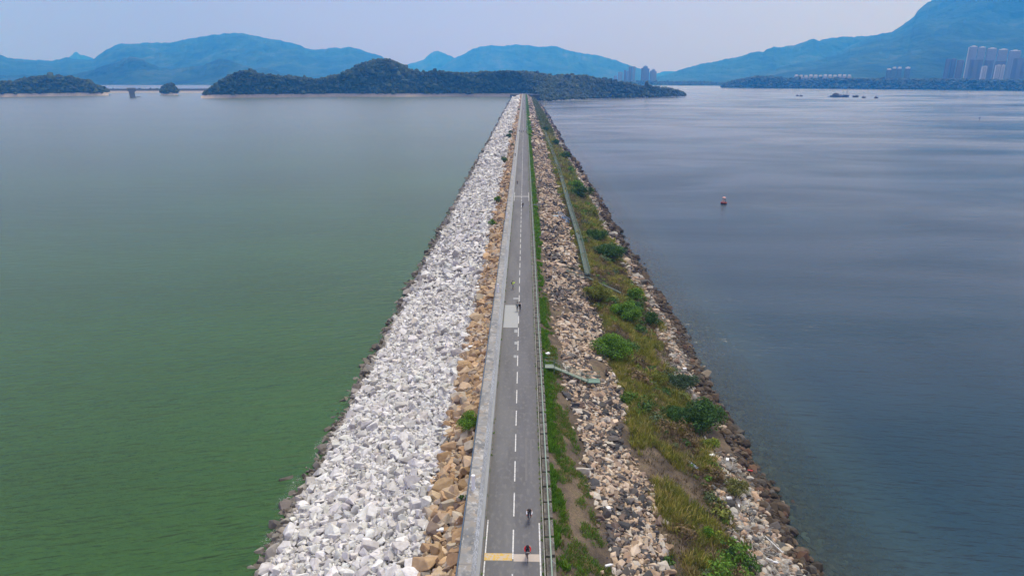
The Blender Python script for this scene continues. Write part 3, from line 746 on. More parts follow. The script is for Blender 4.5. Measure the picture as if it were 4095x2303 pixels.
# sea side: pale orange and charcoal broken stone on the upper slope
def upper_mask(X, Y):
    e = 14.6 + (fbm(Y / 10, 0 * Y + 5) - .5) * 3.0
    lo_ = 4.2 + 2.6 * fbm(Y / 8, 0 * Y + 2) + np.interp(Y, [40, 60, 90, 110, 140], [3.2, 2.6, .9, 1.0, 0])
    bare = fbm((X - .55 * Y) / 5.5, (Y + .5 * X) / 9 + 40, 3)
    return (X > lo_ + rng.normal(0, .5, X.size)) & (X < e + rng.normal(0, .35, X.size)) & (bare + rng.normal(0, .05, X.size) > .34)
def upper_col(X, Y, n):
    c = pick([(.43, .325, .235), (.50, .41, .32), (.36, .265, .185), (.46, .42, .37), (.07, .07, .075), (.13, .12, .115), (.25, .19, .15)], [3.6, 4, 2.2, 2.6, 2, 2.2, 2.2], n, .13)
    d = (fbm((X - .5 * Y) / 4.0, (Y + .4 * X) / 12 + 7, 3) + rng.normal(0, .07, n)) < .40
    d &= rng.random(n) < .7
    c[d] = pick([(.055, .056, .06), (.10, .09, .085), (.16, .12, .10)], [3, 2, 1.5], int(d.sum()))
    return c
rock_field('slope_stone', 'pale orange or charcoal broken stone on the near slope below the guard rail', 'broken stone covering the upper sea side slope farther away',
    'stone', 'broken stones on the upper sea side slope',
    [(4, 17, 35, 150, .37, .44, False), (4, 17, 150, 420, .56, .66, True), (4, 17, 420, 1560, 1.2, 1.3, True)],
    ROCK, zR, upper_col, 300, .4, (.45, .8), upper_mask, .05, 1.5)
def rub_mask(X, Y):
    s = shiftR(Y); Xs = X - s
    n = fbm(X / 5, Y / 12 + 9, 3) + rng.normal(0, .06, X.size)
    lo_ = np.interp(Y, [45, 60, 75, 90, 110, 150], [22.5, 22.5, 24.5, 27.5, 26.5, 27.5])
    return (Xs > lo_ + (n - .5) * 6) & (Xs < 31.5) & (n > .36)
def rub_col(X, Y, n):
    return pick([(.42, .34, .26), (.42, .40, .36), (.28, .27, .25), (.42, .30, .21), (.10, .10, .10), (.14, .13, .11), (.22, .16, .12)], [3, 3, 2.2, 1.6, 1.8, 2, 2], n, .15)
rock_field('shore_stone', 'pale rounded stone in the near rubble strip between scrub and dark wet boulders', 'pale rubble strip along the sea shore farther away',
    'stone', 'pale stones of the shore rubble',
    [(18, 34, 35, 150, .46, .48, False), (20, 34, 150, 420, .8, .85, True), (22, 34, 420, 1500, 1.6, 1.5, True)],
    ROUND, zR, rub_col, 300, .35, (.5, .8), rub_mask, .1, 1.4)
def dark_mask(X, Y):
    s = shiftR(Y); Xs = X - s
    d = rng.random(X.size)
    out = (Xs > 33.8) & (d > np.interp(Xs, [33.8, 35.0, 36.2, 44], [.70, .93, .985, .995]))
    return (Xs > 30.8 + (fbm(X * 0, Y / 6) - .5) * 1.6) & ((Xs < 33.9) | out)
def dark_col(X, Y, n):
    return pick([(.07, .053, .038), (.10, .075, .052), (.045, .036, .028), (.11, .065, .04), (.085, .078, .07)], [4, 3, 3, 1.2, 1.5], n, .15)
rock_field('wet_boulder', 'dark brown wet boulder at the edge of the sea, nearest stretch', 'dark wet boulders lining the sea farther away',
    'boulder', 'dark boulders along the sea edge',
    [(29, 46, 35, 150, .56, .66, False), (29, 40, 150, 420, .85, .95, True), (29, 37, 420, 1500, 1.6, 1.6, True)],
    ROUND, zR, dark_col, 300, .4, (.6, .9), dark_mask, .02, 1.4)
# drowned rocks on the shallow bed
X, Y = jgrid(34, 60, 35, 240, 1.1); n = len(X); s = .55 * rng.lognormal(0, .35, n)
V, Fc, TT = scatter(ROCKLO, np.stack([X, Y, zR(X, Y)], 1), np.stack([s * 1.2, s, s * .7], 1), None, pick([(.16, .13, .10), (.12, .10, .08), (.2, .19, .15)], [3, 3, 1], n), rot3=rotmats(n, .3)[0])
tag(link_mesh('submerged_rocks', np_mesh('submerged_rocks', V, Fc, TT), None, M_ROCK_A), 'drowned stones seen through the clear shallow water', 'rocks', None, 'stuff')
# dark half-drowned stones in the reservoir edge
X, Y = jgrid(-31.5, -27.0, 46, 420, 1.0); kx = rng.random(len(X)) < np.interp(-X, [27.6, 28.6, 29.6, 31.5], [.8, .22, .03, .01]); X, Y = X[kx], Y[kx]; n = len(X); s = .5 * rng.lognormal(0, .35, n)
V, Fc, TT = scatter(ROCKLO, np.stack([X, Y, np.maximum(zL(X, Y), RES_Z - .35)], 1), np.stack([s * 1.3, s, s], 1), None, pick([(.07, .06, .045), (.12, .11, .09)], [3, 1], n), rot3=rotmats(n, .3)[0])
tag(link_mesh('waterline_rocks', np_mesh('waterline_rocks', V, Fc, TT), None, M_ROCK_A), 'dark half drowned stones along the reservoir waterline', 'rocks', None, 'stuff')
# ------------------------------------------------------------------ vegetation
def tufts(name, label, cat, X, Y, zf, hgt, rad, nb, cols, wts, wid=.03, lean=.5, par=None, var=.2):
    """clumps of blades; each clump keeps one species colour"""
    n = len(X); hh = hgt * rng.lognormal(0, .25, n) if np.isscalar(hgt) else hgt * rng.lognormal(0, .2, n)
    base = np.stack([X, Y, zf(X, Y)], 1)
    cc = pick(cols, wts, n, var)
    B = np.repeat(base, nb, 0); H = np.repeat(hh, nb); Rr_ = np.repeat(rad if not np.isscalar(rad) else np.full(n, rad), nb); m = len(B)
    a = rng.random(m) * 2 * math.pi; r = Rr_ * np.sqrt(rng.random(m)); ox = np.cos(a) * r; oy = np.sin(a) * r
    hb = H * rng.uniform(.55, 1.1, m); la = a + rng.normal(0, .5, m); ln = lean * hb * rng.uniform(.2, 1.1, m)
    p = B + np.stack([ox, oy, 0 * ox], 1)
    tip = p + np.stack([np.cos(la) * ln, np.sin(la) * ln, hb], 1)
    mid = p + np.stack([np.cos(la) * ln * .35, np.sin(la) * ln * .35, hb * .6], 1)
    w = wid * rng.uniform(.7, 1.4, m) * (H / H.mean()); wa = rng.random(m) * 6.3; wv = np.stack([np.cos(wa) * w, np.sin(wa) * w, 0 * w], 1)
    V = np.stack([p - wv, p + wv, mid + wv * .8, mid - wv * .8, tip], 1).reshape(-1, 3)
    i0 = np.arange(m) * 5
    Fc = np.concatenate([np.stack([i0, i0 + 1, i0 + 2], 1), np.stack([i0, i0 + 2, i0 + 3], 1), np.stack([i0 + 3, i0 + 2, i0 + 4], 1)])
    T_ = np.repeat(np.repeat(cc, nb, 0) * rng.uniform(.75, 1.25, (m, 1)), 5, 0).clip(.005, .6)
    o = link_mesh(name, np_mesh(name, V, Fc, T_), par, M_LEAF)
    return tag(o, label, cat, None, 'stuff')
def leaf_cloud(P, N, size, cols, wts, var=.22):
    """P points, N outward dirs -> quads"""
    n = len(P); s = size * rng.lognormal(0, .25, n)
    d = N + rng.normal(0, .55, (n, 3)); d /= np.linalg.norm(d, axis=1, keepdims=True) + 1e-9
    u = np.cross(d, rng.normal(0, 1, (n, 3))); u /= np.linalg.norm(u, axis=1, keepdims=True) + 1e-9; v = np.cross(d, u)
    u = u * s[:, None]; v = v * s[:, None] * .62
    V = np.stack([P - u, P - v * .9 + u * .1, P + u, P + v * .9 + u * .1], 1).reshape(-1, 3)
    Fc = np.arange(4 * n).reshape(n, 4)
    return V, Fc, np.repeat(pick(cols, wts, n, var), 4, 0).clip(.004, .7)
def bush(name, label, cat, loc, rx, ry, rz_, nleaf, lsize, cols, wts, group=None, lumps=16, flatb=.15):
    o = thing(name, label, cat, loc, 0, group)
    a = rng.random(lumps) * 6.283; r = np.sqrt(rng.random(lumps)) * .72; h = rng.uniform(.25, .72, lumps) * (1 - .45 * r)
    C = np.stack([np.cos(a) * r * rx, np.sin(a) * r * ry, h * rz_], 1); C = np.concatenate([[[0, 0, rz_ * .55]], C])
    Rl = rng.uniform(.26, .42, len(C)) * (rx + ry) / 2; Rl[0] *= 1.25
    li = rng.integers(0, len(C), nleaf); D = rng.normal(0, 1, (nleaf, 3)); D[:, 2] = np.abs(D[:, 2]) * np.where(rng.random(nleaf) < .8, 1, -.6)
    D /= np.linalg.norm(D, axis=1, keepdims=True)
    rad = Rl[li] * (1 - .5 * rng.random(nleaf) ** 2.2)
    P = C[li] + D * rad[:, None] * np.array([1, 1, min(1., rz_ / ((rx + ry) / 2) * 1.0)])
    P[:, 2] = np.maximum(P[:, 2], .03 * rng.random(nleaf) - .1)
    tone = (.8 + .4 * rng.random(len(C)))[li]
    V, Fc, T_ = leaf_cloud(P, D, lsize, cols, wts); T_ = (T_ * np.repeat(tone, 4)[:, None]).clip(.004, .7)
    f = link_mesh('foliage', np_mesh('foliage', V, Fc, T_), o, M_LEAF)
    m = MB()
    for c_ in C: m.bar((c_[0] * .12, c_[1] * .12, -.3), tuple(c_ * .96), .06 * rz_ * .5, 5, .02)
    m.build('branches', M_BARK, o)
    return o
def groundR(px, py):
    """photo pixel -> point on the sea side slope"""
    d = ray(px, py); lo, hi = 20., 3000.
    tt = None; prev = None
    for Dd in np.concatenate([np.arange(40, 300, .5), np.arange(300, 1600, 3.)]):
        tq = Dd / math.hypot(d.x, d.y); x, y, z = d.x * tq, d.y * tq, CZ + d.z * tq
        g = float(zR(np.array([x]), np.array([y]))[0]) if x > 0 else float(zL(np.array([x]), np.array([y]))[0])
        if z <= g: return Vector((x, y, g))
    return None
def G(x, y): return groundR(k(x), k(y))
BRIGHT = ([(.12, .24, .018), (.085, .18, .018), (.17, .31, .03), (.04, .10, .015)], [4, 3, 2, 2])
DEEP = ([(.045, .105, .022), (.065, .14, .028), (.025, .06, .016)], [4, 3, 2])
GREY = ([(.05, .09, .05), (.07, .12, .06), (.04, .06, .035)], [4, 3, 2])
OLIVE = ([(.16, .19, .03), (.21, .21, .045), (.09, .12, .02)], [4, 3, 2])
LIME = ([(.20, .26, .03), (.13, .2, .03), (.28, .27, .04)], [4, 3, 2])
PALEO = ([(.16, .18, .05), (.22, .20, .08), (.10, .12, .04)], [4, 3, 2])
# x, y (2576 readings of the foot centre), half width px, height factor, palette, label
BL = [
 (1578, 815, 44, .55, BRIGHT, 'bright green flat-topped shrub on the terrace, near the end of the dark stair rail'),
 (1540, 905, 56, .55, BRIGHT, 'broad bright green shrub bordering the orange stones, above the lower stair landing'),
 (1600, 762, 25, .8, BRIGHT, 'small bright green shrub touching the boulders where the dark stair rail ends'),
 (1602, 790, 28, .45, DEEP, 'low dark green shrub just in front of the small bright one by the boulders'),
 (1637, 818, 24, .7, DEEP, 'dark green shrub beside the wet boulders, seaward of the flat-topped bright one'),
 (1770, 1085, 68, .5, DEEP, 'largest dark green spreading shrub, overhanging the wet boulders by the sea'),
 (1700, 1065, 40, .4, DEEP, 'lower dark green shrub against the landward side of the largest spreading shrub'),
 (1715, 985, 40, .5, GREY, 'grey green open shrub between the scrub and the pale rubble'),
 (1650, 970, 30, .4, OLIVE, 'olive green low shrub behind the grey green open one'),
 (1500, 768, 34, .8, OLIVE, 'rounded olive green tussock-like shrub standing before the stair bend'),
 (1535, 655, 40, .45, DEEP, 'dark green creeper mound beside the shore, halfway along the walkway'),
 (1500, 610, 32, .45, DEEP, 'dark green mound behind the creeper mound beside the shore'),
 (1560, 640, 18, .5, GREY, 'small grey green shrub at the seaward end of the creeper mound'),
 (1465, 500, 30, .5, DEEP, 'deep green shrub near the waterline beyond the blue tub'),
 (1447, 480, 20, .6, BRIGHT, 'medium green shrub behind the deep green one beyond the blue tub'),
 (1490, 545, 22, .5, OLIVE, 'olive shrub above the pale shore stones near the blue tub'),
 (1420, 402, 16, .6, DEEP, 'dark shrub on the terrace level with the bush on the white riprap'),
 (1436, 434, 12, .6, BRIGHT, 'small mid green shrub close to the far shore boulders'),
 (1396, 366, 12, .6, DEEP, 'small dark shrub beside the far part of the walkway'),
 (1372, 332, 9, .7, DEEP, 'tiny dark shrub on the terrace near the distant walkers'),
 (1790, 1135, 24, .6, LIME, 'yellow green shrub at the foot of the largest dark shrub'),
 (1850, 1260, 30, .9, PALEO, 'pale yellow green bush growing out of the shore rubble'),
 (1774, 1362, 20, .7, BRIGHT, 'low vivid green plant in the tall grass, landward one of the pair'),
 (1808, 1366, 15, .8, LIME, 'low lime green plant in the tall grass, seaward one of the pair'),
 (1838, 1405, 15, .9, DEEP, 'small dark green bush near the bottom edge beside a pale pointed rock'),
 (1470, 500, 12, .5, OLIVE, 'little olive shrub in front of the deep green one near the waterline'),
]
for (x, y, hw, hf, pal, lab) in BL:
    g = G(x, y)
    s_ = 2730 / math.hypot(g.y, CZ - g.z) ; r = k(hw) / s_ * 1.12
    nl = int(np.clip(k(hw) ** 2 * 1.1, 350, 7000)); ls = float(np.clip(r * 2.6 / math.sqrt(nl), .07, .5))
    bush('shrub', lab, 'shrub', (g.x, g.y + r * .3, g.z + .1), r, r * .85, r * 2.1 * hf, nl, ls, pal[0], pal[1], 'shrubs on the sea side terrace')
LB = [
 (1183, 1090, 24, 1.5, BRIGHT, 'tall bright green shrub among tan rocks against the wave wall, nearest big one'),
 (1166, 1272, 9, 1.4, DEEP, 'small dark green shrub squeezed against the wave wall near the bottom edge'),
 (1240, 573, 9, 1.1, BRIGHT, 'green shrub on the seam of white and tan rocks, second from camera'),
 (1254, 514, 9, 1.1, BRIGHT, 'green shrub on the seam of white and tan rocks, third from camera'),
 (1270, 412, 8, 1.6, DEEP, 'tall dark green shrub on the white riprap, fourth from camera'),
 (1283, 352, 7, 1.2, DEEP, 'dark green shrub on the white riprap, fifth from camera'),
 (1286, 340, 5, 1.2, DEEP, 'dark green shrub just behind the fifth one on the riprap'),
 (1291, 372, 4, 1.0, DEEP, 'tiny dark shrub among tan rocks, landward of the fifth one'),
 (1306, 280, 3, 1.4, DEEP, 'tiny dark shrub beside the far end of the wave wall'),
]
for (x, y, hw, hf, pal, lab) in LB:
    g = G(x, y); s_ = 2730 / math.hypot(g.y, CZ - g.z); r = k(hw) / s_ * 1.25
    nl = int(np.clip(k(hw) ** 2 * 3, 500, 7000)); ls = float(np.clip(r * 2.8 / math.sqrt(nl), .07, .5))
    bush('shrub', lab, 'shrub', (g.x - r * .15, g.y + r * .4, g.z + .35), r, r * (1.7 if hf > 1.4 else 1.1), r * 2.0, nl, ls, pal[0], pal[1], 'shrubs on the reservoir side rocks')
# lush grass strip just outside the guard rail, with shaggy patches down the soil
def strip(n, y0, y1, x0, x1, key):
    Y = rng.uniform(y0, y1, n * 3); X = x0 + (x1 - x0) * rng.random(n * 3) ** 1.0
    e = fbm(X / 1.1, Y / 1.8 + key, 3) + .10 * (x0 + x1 - 2 * X) / (x1 - x0)
    ok = e > .47; return X[ok][:n], Y[ok][:n]
LUSH = ([(.095, .21, .015), (.13, .26, .022), (.06, .14, .016), (.17, .26, .035)], [4, 3, 2, 1.5])
X, Y = strip(5600, 33, 170, 2.95, 4.15, 0); tufts('grass', 'lush green grass growing along the guard rail', 'grass', X, Y, zR, .34, .24, 12, *LUSH, wid=.028, lean=.6)
X, Y = strip(3000, 170, 500, 2.95, 4.3, 3); tufts('grass', 'lush green grass strip along the guard rail farther away', 'grass', X, Y, zR, .6, .5, 7, *LUSH, wid=.09, lean=.6)
X, Y = strip(4500, 500, 1560, 2.95, 5.0, 5); tufts('grass', 'green grass strip along the guard rail far down the dam', 'grass', X, Y, zR, .9, 1.0, 5, *LUSH, wid=.28, lean=.6)
Y = rng.uniform(33, 130, 18000); X = rng.uniform(3.6, 9.5, 18000)
lim = np.interp(Y, [42, 60, 90, 130], [9.0, 7.6, 5.6, 4.6]); ok = (X < lim) & (fbm(X / 1.3 + 9, Y / 1.8, 3) > np.interp(X, [3.6, 9], [.46, .56])); X, Y = X[ok], Y[ok]
tufts('grass', 'shaggy green and straw grass patches on the bare soil below the guard rail', 'grass', X, Y, zR, .26, .28, 9, [(.09, .19, .02), (.13, .22, .03), (.30, .24, .11), (.22, .16, .08)], [4, 3, 1.6, 1.2], wid=.026, lean=.8)
# weeds in the slab gaps and gutters
yg = np.array([40 + i * SP for i in range(150)]); X = np.concatenate([rng.uniform(2.1, 2.9, 450), rng.uniform(1.84, 1.98, 500), rng.uniform(-3.62, -3.50, 160)])
Y = np.concatenate([np.repeat(yg, 3) + rng.normal(0, .06, 450), 42 + 300 * rng.random(500) ** 1.6, 44 + 200 * rng.random(160)])
tufts('weeds', 'small weeds in the gaps of the slabs, the kerb and the gutter', 'weeds', X, Y, lambda a, b: a * 0 + .0, .16, .12, 8, *LUSH, wid=.022, lean=.7)
# scrub terrace
def terrace(n, y0, y1, thr_fn, x0=14.2, x1=30.5):
    Y = rng.uniform(y0, y1, n); X = rng.uniform(x0, x1, n); ok = thr_fn(X, Y); return X[ok], Y[ok]
def ell(X, Y, L_):
    q = np.zeros(len(X), bool)
    for (x, y, a, b) in L_:
        g = G(x, y); s_ = 2730 / math.hypot(g.y, CZ - g.z); q |= ((X - g.x) / (k(a) / s_)) ** 2 + ((Y - g.y) / (k(b) / s_ * math.hypot(g.y, CZ - g.z) / (CZ - g.z))) ** 2 < rng.uniform(.5, 1.25, len(X))
    return q
BARE = [(1640, 1165, 70, 45), (1700, 1210, 60, 30), (1640, 895, 55, 28), (1560, 1155, 40, 40), (1600, 715, 20, 10), (1620, 1420, 55, 30), (1740, 1260, 40, 20)]
GOLD = [(1590, 1075, 30, 60), (1640, 1040, 40, 40), (1600, 1000, 50, 30), (1710, 1290, 75, 60), (1680, 1240, 45, 35), (1770, 1330, 60, 40), (1600, 950, 60, 30), (1620, 880, 30, 30)]
lowx = lambda Y: 14.6 + (fbm(Y / 10, 0 * Y + 5) - .5) * 3.0
def cover(X, Y):
    s = shiftR(Y); Xs = X - s
    up = np.interp(Y, [45, 62, 75, 90, 120], [23.5, 24.5, 25.5, 27.5, 28.0]) + (fbm(Y / 6, 0 * Y + 3) - .5) * 4
    return (X > lowx(Y) + rng.normal(.3, .5, len(X))) & (Xs < up)
OLG = ([(.24, .235, .05), (.18, .20, .035), (.36, .30, .10), (.13, .15, .033)], [4, 3, 3, 2])
DRY = ([(.28, .21, .10), (.19, .14, .07), (.36, .29, .14), (.15, .16, .05)], [3, 3, 1.5, 2])
BRN = ([(.14, .10, .07), (.19, .135, .09), (.09, .07, .05), (.11, .115, .045)], [4, 3, 2, 2])
X, Y = terrace(21500, 34, 200, cover)
nz = fbm(X / 3.2, Y / 5 + 11, 3) + rng.normal(0, .03, len(X)); gold = ell(X, Y, GOLD); bare = ell(X, Y, BARE) & ~gold
a_ = gold | ((nz > .55) & ~bare); b_ = (~a_) & (nz > .47) & ~bare; c_ = (~a_) & (~b_) & (rng.random(len(X)) < np.where(bare, .3, .8))
tufts('scrub', 'tall olive green grass on the sea side terrace', 'scrub', X[a_], Y[a_], zR, .75, .38, 13, *OLG, wid=.032, lean=.75)
tufts('scrub', 'dry straw coloured grass mixed through the terrace scrub', 'scrub', X[b_], Y[b_], zR, .62, .36, 12, *DRY, wid=.028, lean=.8)
tufts('scrub', 'low brown withered scrub on the terrace soil', 'scrub', X[c_], Y[c_], zR, .36, .38, 10, *BRN, wid=.026, lean=1.2)
X, Y = terrace(15000, 200, 620, cover)
nz = fbm(X / 4, Y / 9 + 11, 3); a_ = nz > .5
tufts('scrub', 'olive green scrub farther along the terrace', 'scrub', X[a_], Y[a_], zR, 1.0, .7, 8, *OLG, wid=.11, lean=.8)
tufts('scrub', 'brown and straw scrub farther along the terrace', 'scrub', X[~a_], Y[~a_], zR, .8, .7, 7, [(.22, .17, .09), (.16, .12, .065), (.13, .15, .04)], [3, 3, 3], wid=.10, lean=.9)
X, Y = terrace(10000, 620, 1570, cover)
tufts('scrub', 'green and brown scrub on the far part of the terrace', 'scrub', X, Y, zR, 1.5, 1.4, 5, [(.12, .15, .035), (.15, .13, .06), (.07, .11, .025)], [4, 3, 3], wid=.35, lean=.8)
# leafy undergrowth clumps between the grasses, many small mounds of leaves
X, Y = terrace(2350, 34, 520, lambda X, Y: cover(X, Y) & (fbm(X / 4 + 30, Y / 7, 3) > .47))
bare = ell(X, Y, BARE); X, Y = X[~bare], Y[~bare]
VV = []; FF = []; TT = []; off = 0
PALS = [([(.12, .22, .03), (.08, .16, .02)], [1, 1]), ([(.05, .11, .02), (.07, .14, .03)], [1, 1]), ([(.20, .22, .05), (.14, .17, .04)], [1, 1]), ([(.20, .14, .075), (.14, .105, .06)], [1, 1]), ([(.09, .13, .06), (.12, .16, .08)], [1, 1])]
for x_, y_ in zip(X, Y):
    r_ = random.uniform(.35, 1.0) if random.random() < .7 else random.uniform(1.0, 1.9)
    n_ = int(np.clip(150 * 90 / y_ * max(1, r_ * r_), 40, 420)); D = rng.normal(0, 1, (n_, 3)); D[:, 2] = np.abs(D[:, 2]); D /= np.linalg.norm(D, axis=1, keepdims=True)
    lump = 1 + .35 * np.sin(D[:, 0] * 5 + x_) * np.sin(D[:, 1] * 5 + y_)
    c0 = np.array([x_, y_, float(zR(np.array([x_]), np.array([y_]))[0])])
    P_ = c0 + D * (r_ * lump * rng.uniform(.6, 1.05, n_))[:, None] * np.array([1, 1, .75])
    pal = PALS[random.choices(range(5), [2.4, 2.4, 2.6, 4.6, 1.8])[0]]
    v_, f_, t_ = leaf_cloud(P_, D, .085 + .05 * r_ + y_ * .0004, *pal); VV.append(v_); FF.append(f_ + off); TT.append(t_ * random.uniform(.8, 1.2)); off += len(v_)
V = np.concatenate(VV); Fc = np.concatenate(FF); T_ = np.concatenate(TT).clip(.004, .6)
tag(link_mesh('undergrowth', np_mesh('undergrowth', V, Fc, T_), None, M_LEAF), 'mixed leafy undergrowth between the terrace grasses', 'undergrowth', None, 'stuff')
# a little weed between the far tan rocks and the wall
# ------------------------------------------------------------------ people
dg_ = None
def skin_mesh(name, chains, mat, parent, sub=1, root=0):
    """chains: list of [(pos, radius), ...]; equal positions are shared joints"""
    vid = {}; V = []; Rr_ = []; E = set()
    def vx(p, r):
        key = tuple(round(c, 4) for c in p)
        if key not in vid: vid[key] = len(V); V.append(p); Rr_.append(r)
        return vid[key]
    for ch in chains:
        pr = None
        for p, r in ch:
            i = vx(p, r)
            if pr is not None and pr != i: E.add((pr, i))
            pr = i
    me = bpy.data.meshes.new(name); me.from_pydata([tuple(v) for v in V], list(E), [])
    o = bpy.data.objects.new(name, me); COL.objects.link(o)
    sk = o.modifiers.new('Skin', 'SKIN'); sk.branch_smoothing = .4
    for i, d in enumerate(me.skin_vertices[0].data): d.radius = (Rr_[i], Rr_[i]) if not isinstance(Rr_[i], tuple) else Rr_[i]; d.use_root = (i == root)
    sb = o.modifiers.new('Sub', 'SUBSURF'); sb.levels = sub; sb.render_levels = sub
    bpy.context.view_layer.update()
    dg = bpy.context.evaluated_depsgraph_get()
    nm = bpy.data.meshes.new_from_object(o.evaluated_get(dg)); nm.name = name
    bpy.data.objects.remove(o); bpy.data.meshes.remove(me)
    for p in nm.polygons: p.use_smooth = True
    nm.materials.clear(); nm.materials.append(mat)
    r = bpy.data.objects.new(name, nm); COL.objects.link(r); r.parent = parent; return r
M_SKIN = mat_plain('skin', (.42, .26, .18), .55, 0, .05)
M_HAIR = mat_plain('black_hair', (.012, .010, .009), .5)
_cl = {}
def cloth(c, r=.85):
    key = tuple(c)
    if key not in _cl: _cl[key] = mat_plain('cloth', c, r, 0, .12, 9)
    return _cl[key]
BLACK = (.012, .012, .014)
def V3(*a): return Vector(a)
def standing(step=.0, arms='down'):
    J = dict(hip=V3(0, 0, .93), chest=V3(0, -.01, 1.28), neck=V3(0, 0, 1.46), head=V3(0, -.02, 1.62))
    for s, n in ((-1, 'L'), (1, 'R')):
        J['sh' + n] = V3(.185 * s, 0, 1.41); J['hp' + n] = V3(.095 * s, 0, .90)
        J['kn' + n] = V3(.105 * s, -.04 - step * s * .5, .49); J['an' + n] = V3(.11 * s, step * s * -.5 + .02, .09); J['to' + n] = J['an' + n] + V3(0.02 * s, -.17, -.05)
        if arms == 'down': J['el' + n] = V3(.25 * s, .02 + step * s * .25, 1.13); J['wr' + n] = V3(.27 * s, -.08 + step * s * .4, .88)
        else: J['el' + n] = V3(.25 * s, -.20, 1.28); J['wr' + n] = V3(.12 * s, -.40, 1.42)
        J['fd' + n] = V3(0, -.15, -1).normalized() if arms == 'down' else V3(-.5 * s, -.8, .25).normalized()
    return J
def riding(lean=.0):
    J = dict(hip=V3(0, .30, 1.00), chest=V3(0, -.02, 1.28), neck=V3(0, -.20, 1.40), head=V3(0, -.34, 1.49))
    for s, n in ((-1, 'L'), (1, 'R')):
        J['sh' + n] = V3(.19 * s, -.15, 1.36); J['hp' + n] = V3(.09 * s, .28, .96); J['el' + n] = V3(.27 * s, -.28, 1.17); J['wr' + n] = V3(.215 * s, -.47, 1.045)
        up = s > 0
        J['kn' + n] = V3(.12 * s, -.16, .80) if up else V3(.12 * s, -.02, .62); J['an' + n] = V3(.12 * s, .08, .49) if up else V3(.12 * s, .10, .22)
        J['to' + n] = J['an' + n] + V3(0, -.17, -.05); J['fd' + n] = V3(0, -.9, -.4).normalized()
    return J
